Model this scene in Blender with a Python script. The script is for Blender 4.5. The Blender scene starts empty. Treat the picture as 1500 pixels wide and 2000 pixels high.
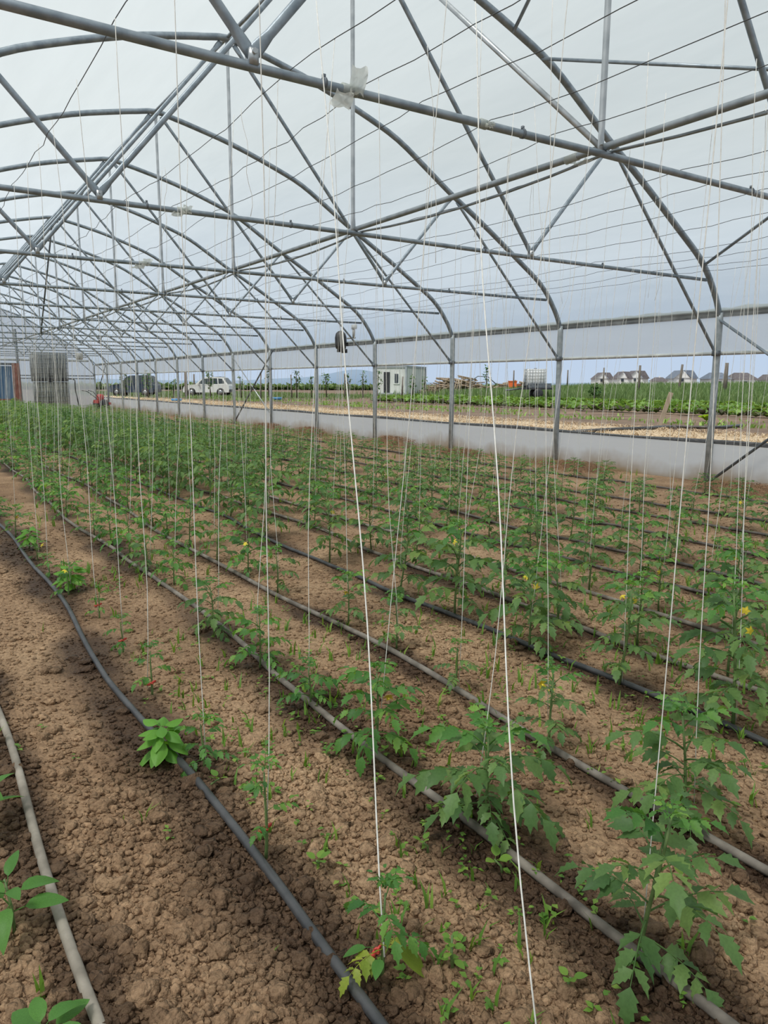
import bpy, math, random
import numpy as np
from mathutils import Matrix, Vector, Euler

scene = bpy.context.scene
col = scene.collection
PI = math.pi

# ------------------------------------------------------------------ camera
FPX = 1448.3
YAW, PITCH, ROLL = -0.5799, -0.1708, 0.0049
EYE = Vector((0.0, 0.0, 1.158))
_F = Vector((-math.sin(YAW) * math.cos(PITCH), math.cos(YAW) * math.cos(PITCH), math.sin(PITCH)))
_R = Vector((math.cos(YAW), math.sin(YAW), 0.0))
_U = _R.cross(_F)
R2 = _R * math.cos(ROLL) + _U * math.sin(ROLL)
U2 = _U * math.cos(ROLL) - _R * math.sin(ROLL)
cam_data = bpy.data.cameras.new('camera')
cam = bpy.data.objects.new('camera', cam_data)
col.objects.link(cam)
cam.matrix_world = Matrix(((R2.x, U2.x, -_F.x, EYE.x), (R2.y, U2.y, -_F.y, EYE.y), (R2.z, U2.z, -_F.z, EYE.z), (0, 0, 0, 1)))
cam_data.sensor_fit = 'VERTICAL'
cam_data.sensor_height = 24.0
cam_data.lens = FPX / 2000.0 * 24.0
cam_data.clip_start = 0.05
cam_data.clip_end = 9000
scene.camera = cam

# ------------------------------------------------------------------ sky, sun, exposure
def lin(r, g, b, a=1.0):
    f = lambda c: (c / 255.0) / 12.92 if c / 255.0 <= 0.04045 else ((c / 255.0 + 0.055) / 1.055) ** 2.4
    return (f(r), f(g), f(b), a)

world = bpy.data.worlds.new('overcast_sky')
scene.world = world
world.use_nodes = True
wn, wl = world.node_tree.nodes, world.node_tree.links
wn.clear()
w_out = wn.new('ShaderNodeOutputWorld')
w_bg = wn.new('ShaderNodeBackground')
w_tc = wn.new('ShaderNodeTexCoord')
w_sep = wn.new('ShaderNodeSeparateXYZ')
w_ramp = wn.new('ShaderNodeValToRGB')
w_noise = wn.new('ShaderNodeTexNoise')
w_mix = wn.new('ShaderNodeMixRGB')
wl.new(w_tc.outputs['Generated'], w_sep.inputs[0])
wl.new(w_sep.outputs['Z'], w_ramp.inputs[0])
w_ramp.color_ramp.elements[0].position = 0.0
w_ramp.color_ramp.elements[0].color = (0.47, 0.57, 0.71, 1)
w_ramp.color_ramp.elements[1].position = 0.75
w_ramp.color_ramp.elements[1].color = (0.53, 0.59, 0.605, 1)
e = w_ramp.color_ramp.elements.new(0.05)
e.color = (0.46, 0.57, 0.73, 1)
e = w_ramp.color_ramp.elements.new(0.28)
e.color = (0.50, 0.565, 0.59, 1)
w_noise.inputs['Scale'].default_value = 2.2
w_noise.inputs['Detail'].default_value = 4
w_mix.blend_type = 'MULTIPLY'
w_mix.inputs[0].default_value = 0.12
wl.new(w_ramp.outputs[0], w_mix.inputs[1])
wl.new(w_noise.outputs['Fac'], w_mix.inputs[2])
wl.new(w_mix.outputs[0], w_bg.inputs['Color'])
w_bg.inputs['Strength'].default_value = 1.05
wl.new(w_bg.outputs[0], w_out.inputs[0])

sun_d = bpy.data.lights.new('sun', 'SUN')
sun_d.energy = 2.9
sun_d.angle = math.radians(14)
sun_d.color = (1.0, 0.96, 0.9)
sun = bpy.data.objects.new('sun', sun_d)
col.objects.link(sun)
sun.rotation_euler = (math.radians(7), math.radians(-29), 0)   # high, over the closed side of the greenhouse

vs = scene.view_settings
vs.view_transform = 'Standard'
vs.look = 'None'
vs.gamma = 1.0
vs.exposure = 0.2
scene.cycles.max_bounces = 6
scene.cycles.diffuse_bounces = 3
scene.cycles.glossy_bounces = 2
scene.cycles.transmission_bounces = 5
vs.use_curve_mapping = False

# ------------------------------------------------------------------ helpers
rng = random.Random(7)
nrg = np.random.default_rng(11)

def vh(ix, iy, seed):
    h = (ix.astype(np.int64) * 374761393 + iy.astype(np.int64) * 668265263 + seed * 974711) & 0xffffffff
    h = ((h ^ (h >> 13)) * 1274126177) & 0xffffffff
    return ((h ^ (h >> 16)) & 0xffffff) / float(0xffffff)

def vnoise(x, y, seed=0):
    ix, iy = np.floor(x), np.floor(y)
    fx, fy = x - ix, y - iy
    fx, fy = fx * fx * (3 - 2 * fx), fy * fy * (3 - 2 * fy)
    a, b = vh(ix, iy, seed), vh(ix + 1, iy, seed)
    c, d = vh(ix, iy + 1, seed), vh(ix + 1, iy + 1, seed)
    return (a + (b - a) * fx) * (1 - fy) + (c + (d - c) * fx) * fy

def fbm(x, y, seed=0, octs=4):
    s, a, t = 0, 1.0, 0
    for o in range(octs):
        s = s + a * (vnoise(x * 2 ** o, y * 2 ** o, seed + o) - 0.5)
        t += a
        a *= 0.5
    return s / t * 2

def cell(x, y, seed=0):
    ix, iy = np.floor(x), np.floor(y)
    best = np.full(np.shape(x), 9.0)
    for dx in (-1, 0, 1):
        for dy in (-1, 0, 1):
            cx, cy = ix + dx, iy + dy
            px, py = cx + vh(cx, cy, seed), cy + vh(cx, cy, seed + 77)
            best = np.minimum(best, (px - x) ** 2 + (py - y) ** 2)
    return np.sqrt(best)

def tag(o, label=None, cat=None, group=None, kind=None):
    if label: o['label'] = label
    if cat: o['category'] = cat
    if group: o['group'] = group
    if kind: o['kind'] = kind
    return o

def empty(name, loc=(0, 0, 0), rz=0.0, parent=None):
    o = bpy.data.objects.new(name, None)
    o.empty_display_size = 0.1
    o.location = loc
    o.rotation_euler = (0, 0, rz)
    col.objects.link(o)
    o.parent = parent
    return o

def link(name, me, mat=None, parent=None):
    o = bpy.data.objects.new(name, me)
    col.objects.link(o)
    o.parent = parent
    if mat and not me.materials:
        me.materials.append(mat)
    return o

def copy_tree(o, parent=None):
    c = o.copy()
    col.objects.link(c)
    c.parent = parent
    for ch in list(o.children):
        copy_tree(ch, c)
    return c

def np_mesh(name, V, Fq, smooth=True):
    """V (n,3) array, Fq (m,3) or (m,4) array of equal-sized faces"""
    me = bpy.data.meshes.new(name)
    V = np.asarray(V, np.float32)
    Fq = np.asarray(Fq, np.int32)
    k = Fq.shape[1]
    me.vertices.add(len(V))
    me.vertices.foreach_set('co', V.ravel())
    me.loops.add(Fq.size)
    me.loops.foreach_set('vertex_index', Fq.ravel())
    me.polygons.add(len(Fq))
    me.polygons.foreach_set('loop_start', np.arange(0, Fq.size, k, dtype=np.int32))
    me.update(calc_edges=True)
    me.polygons.foreach_set('use_smooth', np.full(len(Fq), smooth))
    me.validate()
    return me

class MB:
    """collects shapes and links them as one mesh object"""
    def __init__(self):
        self.v, self.f = [], []
    def add(self, vs, fs):
        b = len(self.v)
        self.v += [tuple(p) for p in vs]
        self.f += [tuple(i + b for i in f) for f in fs]
        return self
    def tube(self, pts, r, n=8, ref=None, caps=True):
        P = [Vector(p) for p in pts]
        N = len(P)
        rs = r if isinstance(r, (list, tuple)) else [r] * N
        vs, fs = [], []
        u = None
        for i in range(N):
            t = (P[min(i + 1, N - 1)] - P[max(i - 1, 0)]).normalized()
            if ref is not None:
                u = Vector(ref)
            elif u is None:
                u = Vector((0, 0, 1)) if abs(t.z) < 0.9 else Vector((1, 0, 0))
            u = (u - t * u.dot(t)).normalized()
            w = t.cross(u)
            ra, rb = rs[i] if isinstance(rs[i], (list, tuple)) else (rs[i], rs[i])
            for k in range(n):
                a = 2 * PI * k / n
                vs.append(P[i] + u * (ra * math.cos(a)) + w * (rb * math.sin(a)))
        for i in range(N - 1):
            for k in range(n):
                k2 = (k + 1) % n
                fs.append((i * n + k, i * n + k2, (i + 1) * n + k2, (i + 1) * n + k))
        if caps:
            fs.append(tuple(range(n - 1, -1, -1)))
            fs.append(tuple((N - 1) * n + k for k in range(n)))
        return self.add(vs, fs)
    def box(self, c, s, rz=0.0, m=None):
        x, y, z = s[0] / 2, s[1] / 2, s[2] / 2
        M = m or (Matrix.Translation(c) @ Matrix.Rotation(rz, 4, 'Z'))
        vs = [M @ Vector(p) for p in ((-x, -y, -z), (x, -y, -z), (x, y, -z), (-x, y, -z), (-x, -y, z), (x, -y, z), (x, y, z), (-x, y, z))]
        return self.add(vs, [(0, 3, 2, 1), (4, 5, 6, 7), (0, 1, 5, 4), (1, 2, 6, 5), (2, 3, 7, 6), (3, 0, 4, 7)])
    def prism(self, poly, y0, y1, taper=None):
        """poly: (x,z) outline extruded along y; taper(x,z,y)->point"""
        n = len(poly)
        g = taper or (lambda x, z, y: (x, y, z))
        vs = [g(x, z, y0) for x, z in poly] + [g(x, z, y1) for x, z in poly]
        fs = [tuple(range(n)), tuple(range(2 * n - 1, n - 1, -1))]
        fs += [(i, i + n, (i + 1) % n + n, (i + 1) % n) for i in range(n)]
        return self.add(vs, fs)
    def quad(self, a, b, c, d):
        return self.add([a, b, c, d], [(0, 1, 2, 3)])
    def mesh(self, name, smooth=True):
        me = bpy.data.meshes.new(name)
        me.from_pydata([tuple(p) for p in self.v], [], self.f)
        me.update()
        if smooth:
            me.polygons.foreach_set('use_smooth', [len(p.vertices) < 5 for p in me.polygons])
        return me
    def build(self, name, mat, parent=None, smooth=True, loc=None):
        o = link(name, self.mesh(name, smooth), mat, parent)
        if loc: o.location = loc
        return o

# ------------------------------------------------------------------ materials
def mat_new(name):
    m = bpy.data.materials.new(name)
    m.use_nodes = True
    n, l = m.node_tree.nodes, m.node_tree.links
    n.clear()
    out = n.new('ShaderNodeOutputMaterial')
    b = n.new('ShaderNodeBsdfPrincipled')
    l.new(b.outputs[0], out.inputs['Surface'])
    return m, n, l, b, out

def mat(name, c1, c2=None, scale=8.0, rough=0.6, metal=0.0, bump=0.0, bscale=None, detail=4, spec=0.5, stretch=None, coord='Object'):
    m, n, l, b, out = mat_new(name)
    b.inputs['Roughness'].default_value = rough
    b.inputs['Metallic'].default_value = metal
    b.inputs['Specular IOR Level'].default_value = spec
    tc = n.new('ShaderNodeTexCoord')
    src = tc.outputs[coord]
    if stretch:
        mp = n.new('ShaderNodeMapping')
        mp.inputs['Scale'].default_value = stretch
        l.new(src, mp.inputs[0])
        src = mp.outputs[0]
    nz = n.new('ShaderNodeTexNoise')
    nz.inputs['Scale'].default_value = scale
    nz.inputs['Detail'].default_value = detail
    l.new(src, nz.inputs['Vector'])
    rp = n.new('ShaderNodeValToRGB')
    rp.color_ramp.elements[0].position = 0.35
    rp.color_ramp.elements[1].position = 0.65
    rp.color_ramp.elements[0].color = c1
    rp.color_ramp.elements[1].color = c2 or c1
    l.new(nz.outputs['Fac'], rp.inputs[0])
    l.new(rp.outputs[0], b.inputs['Base Color'])
    if bump:
        bz = n.new('ShaderNodeTexNoise')
        bz.inputs['Scale'].default_value = bscale or scale * 3
        bz.inputs['Detail'].default_value = 5
        l.new(src, bz.inputs['Vector'])
        bp = n.new('ShaderNodeBump')
        bp.inputs['Strength'].default_value = bump
        bp.inputs['Distance'].default_value = 0.02
        l.new(bz.outputs['Fac'], bp.inputs['Height'])
        l.new(bp.outputs[0], b.inputs['Normal'])
    return m

def leaf_mat(name, c_dark, c_mid, c_light, trans=0.35):
    m, n, l, b, out = mat_new(name)
    b.inputs['Roughness'].default_value = 0.5
    b.inputs['Specular IOR Level'].default_value = 0.35
    geo = n.new('ShaderNodeNewGeometry')
    oi = n.new('ShaderNodeObjectInfo')
    add = n.new('ShaderNodeMath'); add.operation = 'MULTIPLY_ADD'
    add.inputs[1].default_value = 0.65
    l.new(geo.outputs['Random Per Island'], add.inputs[0])
    mul = n.new('ShaderNodeMath'); mul.operation = 'MULTIPLY'; mul.inputs[1].default_value = 0.35
    l.new(oi.outputs['Random'], mul.inputs[0])
    l.new(mul.outputs[0], add.inputs[2])
    rp = n.new('ShaderNodeValToRGB')
    rp.color_ramp.elements[0].color = c_dark
    rp.color_ramp.elements[0].position = 0.1
    rp.color_ramp.elements[1].color = c_light
    rp.color_ramp.elements[1].position = 0.97
    e = rp.color_ramp.elements.new(0.6); e.color = c_mid
    l.new(add.outputs[0], rp.inputs[0])
    tc = n.new('ShaderNodeTexCoord')
    nz = n.new('ShaderNodeTexNoise'); nz.inputs['Scale'].default_value = 30
    l.new(tc.outputs['Object'], nz.inputs['Vector'])
    hs = n.new('ShaderNodeHueSaturation')
    mr = n.new('ShaderNodeMapRange')
    mr.inputs['To Min'].default_value = 0.75; mr.inputs['To Max'].default_value = 1.25
    l.new(nz.outputs['Fac'], mr.inputs['Value'])
    l.new(mr.outputs[0], hs.inputs['Value'])
    l.new(rp.outputs[0], hs.inputs['Color'])
    l.new(hs.outputs[0], b.inputs['Base Color'])
    tr = n.new('ShaderNodeBsdfTranslucent')
    hs2 = n.new('ShaderNodeHueSaturation')
    hs2.inputs['Hue'].default_value = 0.48
    hs2.inputs['Saturation'].default_value = 1.1
    hs2.inputs['Value'].default_value = 1.5
    l.new(hs.outputs[0], hs2.inputs['Color'])
    l.new(hs2.outputs[0], tr.inputs['Color'])
    mx = n.new('ShaderNodeMixShader')
    mx.inputs[0].default_value = trans
    l.new(b.outputs[0], mx.inputs[1]); l.new(tr.outputs[0], mx.inputs[2])
    l.new(mx.outputs[0], out.inputs['Surface'])
    return m

def film_mat(name, tint, transp, dirt_top=None, diff=0.22):
    """milky polythene: part clear, part light-scattering"""
    m, n, l, b, out = mat_new(name)
    n.remove(b)
    tc = n.new('ShaderNodeTexCoord')
    mp = n.new('ShaderNodeMapping'); mp.inputs['Scale'].default_value = (1.8, 0.4, 1.8)
    l.new(tc.outputs['Object'], mp.inputs[0])
    nz = n.new('ShaderNodeTexNoise'); nz.inputs['Scale'].default_value = 1.6; nz.inputs['Detail'].default_value = 3
    l.new(mp.outputs[0], nz.inputs['Vector'])
    rp = n.new('ShaderNodeValToRGB')
    rp.color_ramp.elements[0].position = 0.3; rp.color_ramp.elements[1].position = 0.7
    rp.color_ramp.elements[0].color = (tint[0] * 0.93, tint[1] * 0.93, tint[2] * 0.93, 1)
    rp.color_ramp.elements[1].color = (tint[0], tint[1], tint[2], 1)
    l.new(nz.outputs['Fac'], rp.inputs[0])
    csrc = rp.outputs[0]
    fac_t = None
    if dirt_top:
        # soil splashed up from the ground, a stain with a ragged upper edge
        sep = n.new('ShaderNodeSeparateXYZ'); l.new(tc.outputs['Object'], sep.inputs[0])
        n2 = n.new('ShaderNodeTexNoise'); n2.inputs['Scale'].default_value = 1.1; n2.inputs['Detail'].default_value = 4
        n2.inputs['Roughness'].default_value = 0.65
        l.new(tc.outputs['Object'], n2.inputs['Vector'])
        ma = n.new('ShaderNodeMath'); ma.operation = 'MULTIPLY_ADD'
        ma.inputs[1].default_value = -0.55
        l.new(n2.outputs['Fac'], ma.inputs[0]); l.new(sep.outputs['Z'], ma.inputs[2])
        mr = n.new('ShaderNodeMapRange')
        mr.inputs['From Min'].default_value = dirt_top - 0.275
        mr.inputs['From Max'].default_value = dirt_top - 0.275 - 0.26
        l.new(ma.outputs[0], mr.inputs['Value'])
        mxd = n.new('ShaderNodeMixRGB'); mxd.inputs[2].default_value = lin(180, 152, 115)
        l.new(mr.outputs[0], mxd.inputs[0]); l.new(csrc, mxd.inputs[1])
        csrc = mxd.outputs[0]
        mt = n.new('ShaderNodeMapRange')
        mt.inputs['To Min'].default_value = transp; mt.inputs['To Max'].default_value = 0.0
        l.new(mr.outputs[0], mt.inputs['Value'])
        fac_t = mt.outputs[0]
    bp = n.new('ShaderNodeBump'); bp.inputs['Strength'].default_value = 0.45; bp.inputs['Distance'].default_value = 0.05
    l.new(nz.outputs['Fac'], bp.inputs['Height'])
    tr = n.new('ShaderNodeBsdfTranslucent'); df = n.new('ShaderNodeBsdfDiffuse'); tp = n.new('ShaderNodeBsdfTransparent')
    gl = n.new('ShaderNodeBsdfGlossy'); gl.inputs['Roughness'].default_value = 0.35
    for s in (tr, df):
        l.new(csrc, s.inputs['Color']); l.new(bp.outputs[0], s.inputs['Normal'])
    l.new(bp.outputs[0], gl.inputs['Normal'])
    tp.inputs['Color'].default_value = (tint[0] * 0.97, tint[1] * 0.97, tint[2] * 0.97, 1)
    m1 = n.new('ShaderNodeMixShader'); m1.inputs[0].default_value = diff
    l.new(tr.outputs[0], m1.inputs[1]); l.new(df.outputs[0], m1.inputs[2])
    m2 = n.new('ShaderNodeMixShader'); m2.inputs[0].default_value = transp
    if fac_t: l.new(fac_t, m2.inputs[0])
    l.new(m1.outputs[0], m2.inputs[1]); l.new(tp.outputs[0], m2.inputs[2])
    m3 = n.new('ShaderNodeMixShader'); m3.inputs[0].default_value = 0.03
    l.new(m2.outputs[0], m3.inputs[1]); l.new(gl.outputs[0], m3.inputs[2])
    l.new(m3.outputs[0], out.inputs['Surface'])
    return m

def soil_mat(name):
    m, n, l, b, out = mat_new(name)
    b.inputs['Roughness'].default_value = 0.9
    b.inputs['Specular IOR Level'].default_value = 0.2
    geo = n.new('ShaderNodeNewGeometry')
    P = geo.outputs['Position']
    n1 = n.new('ShaderNodeTexNoise'); n1.inputs['Scale'].default_value = 1.7; n1.inputs['Detail'].default_value = 8
    n2 = n.new('ShaderNodeTexNoise'); n2.inputs['Scale'].default_value = 55; n2.inputs['Detail'].default_value = 6
    n2.inputs['Roughness'].default_value = 0.7
    l.new(P, n1.inputs['Vector']); l.new(P, n2.inputs['Vector'])
    r1 = n.new('ShaderNodeValToRGB')
    r1.color_ramp.elements[0].position = 0.33; r1.color_ramp.elements[0].color = (0.275, 0.172, 0.101, 1)
    r1.color_ramp.elements[1].position = 0.68; r1.color_ramp.elements[1].color = (0.50, 0.335, 0.203, 1)
    l.new(n1.outputs['Fac'], r1.inputs[0])
    r2 = n.new('ShaderNodeValToRGB')
    r2.color_ramp.elements[0].position = 0.28; r2.color_ramp.elements[0].color = (0.5, 0.47, 0.45, 1)
    r2.color_ramp.elements[1].position = 0.72; r2.color_ramp.elements[1].color = (1.25, 1.25, 1.25, 1)
    l.new(n2.outputs['Fac'], r2.inputs[0])
    mu = n.new('ShaderNodeMixRGB'); mu.blend_type = 'MULTIPLY'; mu.inputs[0].default_value = 1
    l.new(r1.outputs[0], mu.inputs[1]); l.new(r2.outputs[0], mu.inputs[2])
    ri = n.new('ShaderNodeMapRange'); ri.inputs['To Min'].default_value = 0.8; ri.inputs['To Max'].default_value = 1.15
    l.new(geo.outputs['Random Per Island'], ri.inputs['Value'])
    hv = n.new('ShaderNodeHueSaturation'); l.new(ri.outputs[0], hv.inputs['Value']); l.new(mu.outputs[0], hv.inputs['Color'])
    at = n.new('ShaderNodeAttribute'); at.attribute_name = 'wet'
    wetc = n.new('ShaderNodeMixRGB'); wetc.blend_type = 'MULTIPLY'
    wetc.inputs[2].default_value = (0.23, 0.21, 0.21, 1)
    l.new(at.outputs['Fac'], wetc.inputs[0]); l.new(hv.outputs[0], wetc.inputs[1])
    l.new(wetc.outputs[0], b.inputs['Base Color'])
    mr = n.new('ShaderNodeMapRange'); mr.inputs['To Min'].default_value = 0.95; mr.inputs['To Max'].default_value = 0.6
    l.new(at.outputs['Fac'], mr.inputs['Value']); l.new(mr.outputs[0], b.inputs['Roughness'])
    n3 = n.new('ShaderNodeTexVoronoi'); n3.inputs['Scale'].default_value = 75
    n4 = n.new('ShaderNodeTexNoise'); n4.inputs['Scale'].default_value = 130; n4.inputs['Detail'].default_value = 4
    l.new(P, n3.inputs['Vector']); l.new(P, n4.inputs['Vector'])
    sb = n.new('ShaderNodeMath'); sb.operation = 'SUBTRACT'
    l.new(n4.outputs['Fac'], sb.inputs[0]); l.new(n3.outputs['Distance'], sb.inputs[1])
    bp = n.new('ShaderNodeBump'); bp.inputs['Strength'].default_value = 0.8; bp.inputs['Distance'].default_value = 0.012
    l.new(sb.outputs[0], bp.inputs['Height']); l.new(bp.outputs[0], b.inputs['Normal'])
    return m

M = {}
M['soil'] = soil_mat('dry_brown_soil')
M['film'] = film_mat('milky_roof_film', (0.93, 0.955, 0.965), 0.60)
M['curtain'] = film_mat('milky_curtain_film', (0.95, 0.97, 0.97), 0.35, diff=0.08)
M['skirt'] = film_mat('splashed_skirt_film', (0.97, 0.985, 1.0), 0.10, dirt_top=0.27, diff=0.25)
M['endfilm'] = film_mat('end_wall_film', (0.94, 0.97, 1.0), 0.35, diff=0.06)
M['rag'] = film_mat('torn_film_scrap', (0.9, 0.92, 0.88), 0.15)
M['steel'] = mat('galvanised_steel', (0.21, 0.25, 0.285, 1), (0.33, 0.375, 0.415, 1), 14, 0.42, 0.55, 0.05, 60)
M['steel_bright'] = mat('bright_galvanised_steel', (0.36, 0.385, 0.40, 1), (0.52, 0.54, 0.55, 1), 9, 0.35, 0.6)
M['steel_post'] = mat('weathered_post_steel', (0.30, 0.34, 0.36, 1), (0.44, 0.48, 0.50, 1), 14, 0.5, 0.35, 0.05, 60)
M['steel_mid'] = mat('mid_grey_steel', (0.22, 0.25, 0.27, 1), (0.33, 0.36, 0.385, 1), 12, 0.45, 0.5)
M['steel_dark'] = mat('dull_dark_steel', (0.10, 0.12, 0.14, 1), (0.20, 0.22, 0.24, 1), 20, 0.6, 0.4)
M['rail'] = mat('film_clamping_rail', (0.10, 0.11, 0.115, 1), (0.28, 0.29, 0.29, 1), 9, 0.6, 0.2, 0.2, 30, stretch=(1, 0.6, 1))
M['roll'] = mat('pale_roll_pipe', (0.42, 0.44, 0.44, 1), (0.6, 0.62, 0.6, 1), 6, 0.5, 0.1)
M['wire'] = mat('dark_wire', (0.06, 0.065, 0.07, 1), (0.12, 0.12, 0.12, 1), 40, 0.5, 0.6)
M['string'] = mat('white_twine', (0.72, 0.70, 0.64, 1), (0.86, 0.85, 0.80, 1), 60, 0.8)
M['hose_black'] = mat('black_drip_hose', (0.030, 0.032, 0.035, 1), (0.07, 0.07, 0.072, 1), 12, 0.42, 0, 0.08, 60)
M['hose_dusty'] = mat('dusty_drip_hose', (0.10, 0.085, 0.07, 1), (0.24, 0.21, 0.175, 1), 14, 0.75, 0, 0.1, 60)
M['hose_pale'] = mat('pale_dusty_hose', (0.20, 0.175, 0.14, 1), (0.36, 0.32, 0.265, 1), 12, 0.8, 0, 0.1, 60)
M['hose_dark'] = mat('dark_dusty_hose', (0.055, 0.05, 0.045, 1), (0.14, 0.12, 0.105, 1), 14, 0.6, 0, 0.1, 60)
M['leaf'] = leaf_mat('tomato_leaf', (0.066, 0.150, 0.043, 1), (0.130, 0.240, 0.072, 1), (0.235, 0.35, 0.09, 1))
M['leaf_young'] = leaf_mat('young_tomato_leaf', (0.05, 0.155, 0.035, 1), (0.105, 0.26, 0.05, 1), (0.22, 0.40, 0.07, 1))
M['leaf_yellow'] = leaf_mat('yellowing_leaf', (0.16, 0.25, 0.03, 1), (0.28, 0.36, 0.05, 1), (0.42, 0.45, 0.07, 1))
M['leaf_pepper'] = leaf_mat('pepper_leaf', (0.055, 0.165, 0.035, 1), (0.10, 0.26, 0.05, 1), (0.17, 0.36, 0.07, 1))
M['leaf_basil'] = leaf_mat('basil_leaf', (0.085, 0.24, 0.035, 1), (0.15, 0.36, 0.05, 1), (0.22, 0.45, 0.08, 1))
M['stem'] = mat('green_stem', (0.09, 0.16, 0.045, 1), (0.16, 0.24, 0.08, 1), 40, 0.6)
M['stem_dark'] = mat('dark_stem', (0.035, 0.03, 0.025, 1), (0.08, 0.06, 0.045, 1), 40, 0.7)
M['weed'] = leaf_mat('weed_leaf', (0.09, 0.21, 0.035, 1), (0.17, 0.32, 0.05, 1), (0.34, 0.45, 0.09, 1))
M['flower'] = mat('yellow_flower', (0.75, 0.55, 0.03, 1), (0.85, 0.70, 0.06, 1), 30, 0.6)
M['red_tie'] = mat('red_plastic_tie', (0.55, 0.05, 0.04, 1), (0.7, 0.09, 0.06, 1), 30, 0.4)
M['straw'] = mat('straw', (0.36, 0.27, 0.165, 1), (0.60, 0.47, 0.32, 1), 9, 0.9)
M['straw_brown'] = mat('brown_dead_grass', (0.17, 0.095, 0.05, 1), (0.34, 0.20, 0.11, 1), 12, 0.9)

# ------------------------------------------------------------------ greenhouse dimensions
XC, WALL, SP, Y0 = 3.154, 8.104, 2.4797, 2.801
HALF = WALL - XC
K_NEAR, K_FAR = -2, 14
YN, YF = Y0 + SP * K_NEAR, Y0 + SP * K_FAR
BEAM_Z, APEX_Z = 2.332, 4.605
RAIL_Z, ROLL_Z, SKIRT_Z = 1.985, 1.531, 0.485
def hoop_y(k): return Y0 + SP * k
PROFILE = [(0, 4.605), (.25, 4.562), (.49, 4.512), (1.04, 4.38), (1.68, 4.17), (2.1, 4.0), (2.5, 3.76), (2.9, 3.51), (3.3, 3.285), (3.68, 3.06), (4.1, 2.80),
           (4.42, 2.60), (4.58, 2.47), (4.70, 2.34), (4.83, 2.16), (4.90, 2.03), (4.93, 1.95)]
def prof_z(dx):
    return float(np.interp(abs(dx), [p[0] for p in PROFILE], [p[1] for p in PROFILE]))

# drip hoses: X of each row, its material
ROWS = [0.195, 0.644, 1.19, 1.664, 2.261, 2.697, 3.153, 3.709, 4.176, 4.868, 5.574, 6.20, 7.15]
def hose_x(r, y):
    y = np.asarray(y, float)
    return ROWS[r] + 0.022 * np.sin(y * 1.1 + r * 1.7) + 0.014 * np.sin(y * 2.9 + r * 2.3) + (0.05 * np.sin(y * 0.5 + r) * (y > 4) * np.minimum(1, (y - 4) / 4))

def floor_h(x, y):
    x, y = np.asarray(x, float), np.asarray(y, float)
    z = 0.020 * fbm(x * 1.1, y * 1.1, 3, 3) + 0.012 * fbm(x * 5, y * 5, 9, 3)
    lump = np.clip(0.55 - cell(x / 0.055, y / 0.055, 21), 0, 1)
    lump2 = np.clip(0.5 - cell(x / 0.14, y / 0.14, 31), 0, 1)
    rough = np.clip(0.55 + 0.9 * fbm(x * 1.6, y * 1.6, 41, 2), 0.12, 1.0)
    return z + rough * (0.016 * lump + 0.022 * lump2)

def wetness(x, y):
    w = np.zeros(np.shape(x))
    nz = fbm(x * 3.5, y * 3.5, 55, 3)
    for r in range(13):
        d = np.abs(x + 0.03 - hose_x(r, y) - 0.02) + 0.07 * nz
        spot = np.clip(0.5 + 1.3 * fbm(y * 1.9 + 7 * r, x * 0.9 + 3 * r, 61 + r, 2), 0, 1)
        wide = (0.07, 0.13, 0.12, 0.07, 0.11, 0.07, 0.07, 0.07, 0.06, 0.06, 0.06, 0.06, 0.06)[r] * (0.60 + 0.55 * spot)
        a = np.clip((wide * 1.35 - d) / (wide * 0.9), 0, 1)
        w = np.maximum(w, a * (0.55 + 0.45 * spot))
    return np.clip(w * 1.05, 0, 1)

# ------------------------------------------------------------------ floor
def graded(a, b, fa, fb, fine, coarse_growth):
    mid = list(np.arange(fa, fb, fine))
    lo, s, v = [], fine, fa
    while v > a:
        s *= coarse_growth; v -= min(s, 0.35); lo.append(max(v, a))
    hi, s, v = [], fine, mid[-1]
    while v < b:
        s = min(s * coarse_growth, 0.30); v += s; hi.append(min(v, b))
    return np.array(lo[::-1] + mid + hi)
gx = graded(-1.80, WALL + 0.05, -0.25, 2.9, 0.013, 1.035)
gy = graded(YN, YF, 0.55, 4.0, 0.013, 1.02)
GX, GY = np.meshgrid(gx, gy)
GZ = floor_h(GX, GY)
V = np.stack([GX.ravel(), GY.ravel(), GZ.ravel()], 1)
nx, ny = len(gx), len(gy)
ii = (np.arange(ny - 1)[:, None] * nx + np.arange(nx - 1)[None, :]).ravel()
Fq = np.stack([ii, ii + 1, ii + nx + 1, ii + nx], 1)
me = np_mesh('floor', V, Fq)
a = me.attributes.new('wet', 'FLOAT', 'POINT'); a.data.foreach_set('value', wetness(GX, GY).ravel().astype(np.float32))
tag(link('floor', me, M['soil']), 'bare brown tilled soil floor of the greenhouse', kind='structure')

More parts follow.
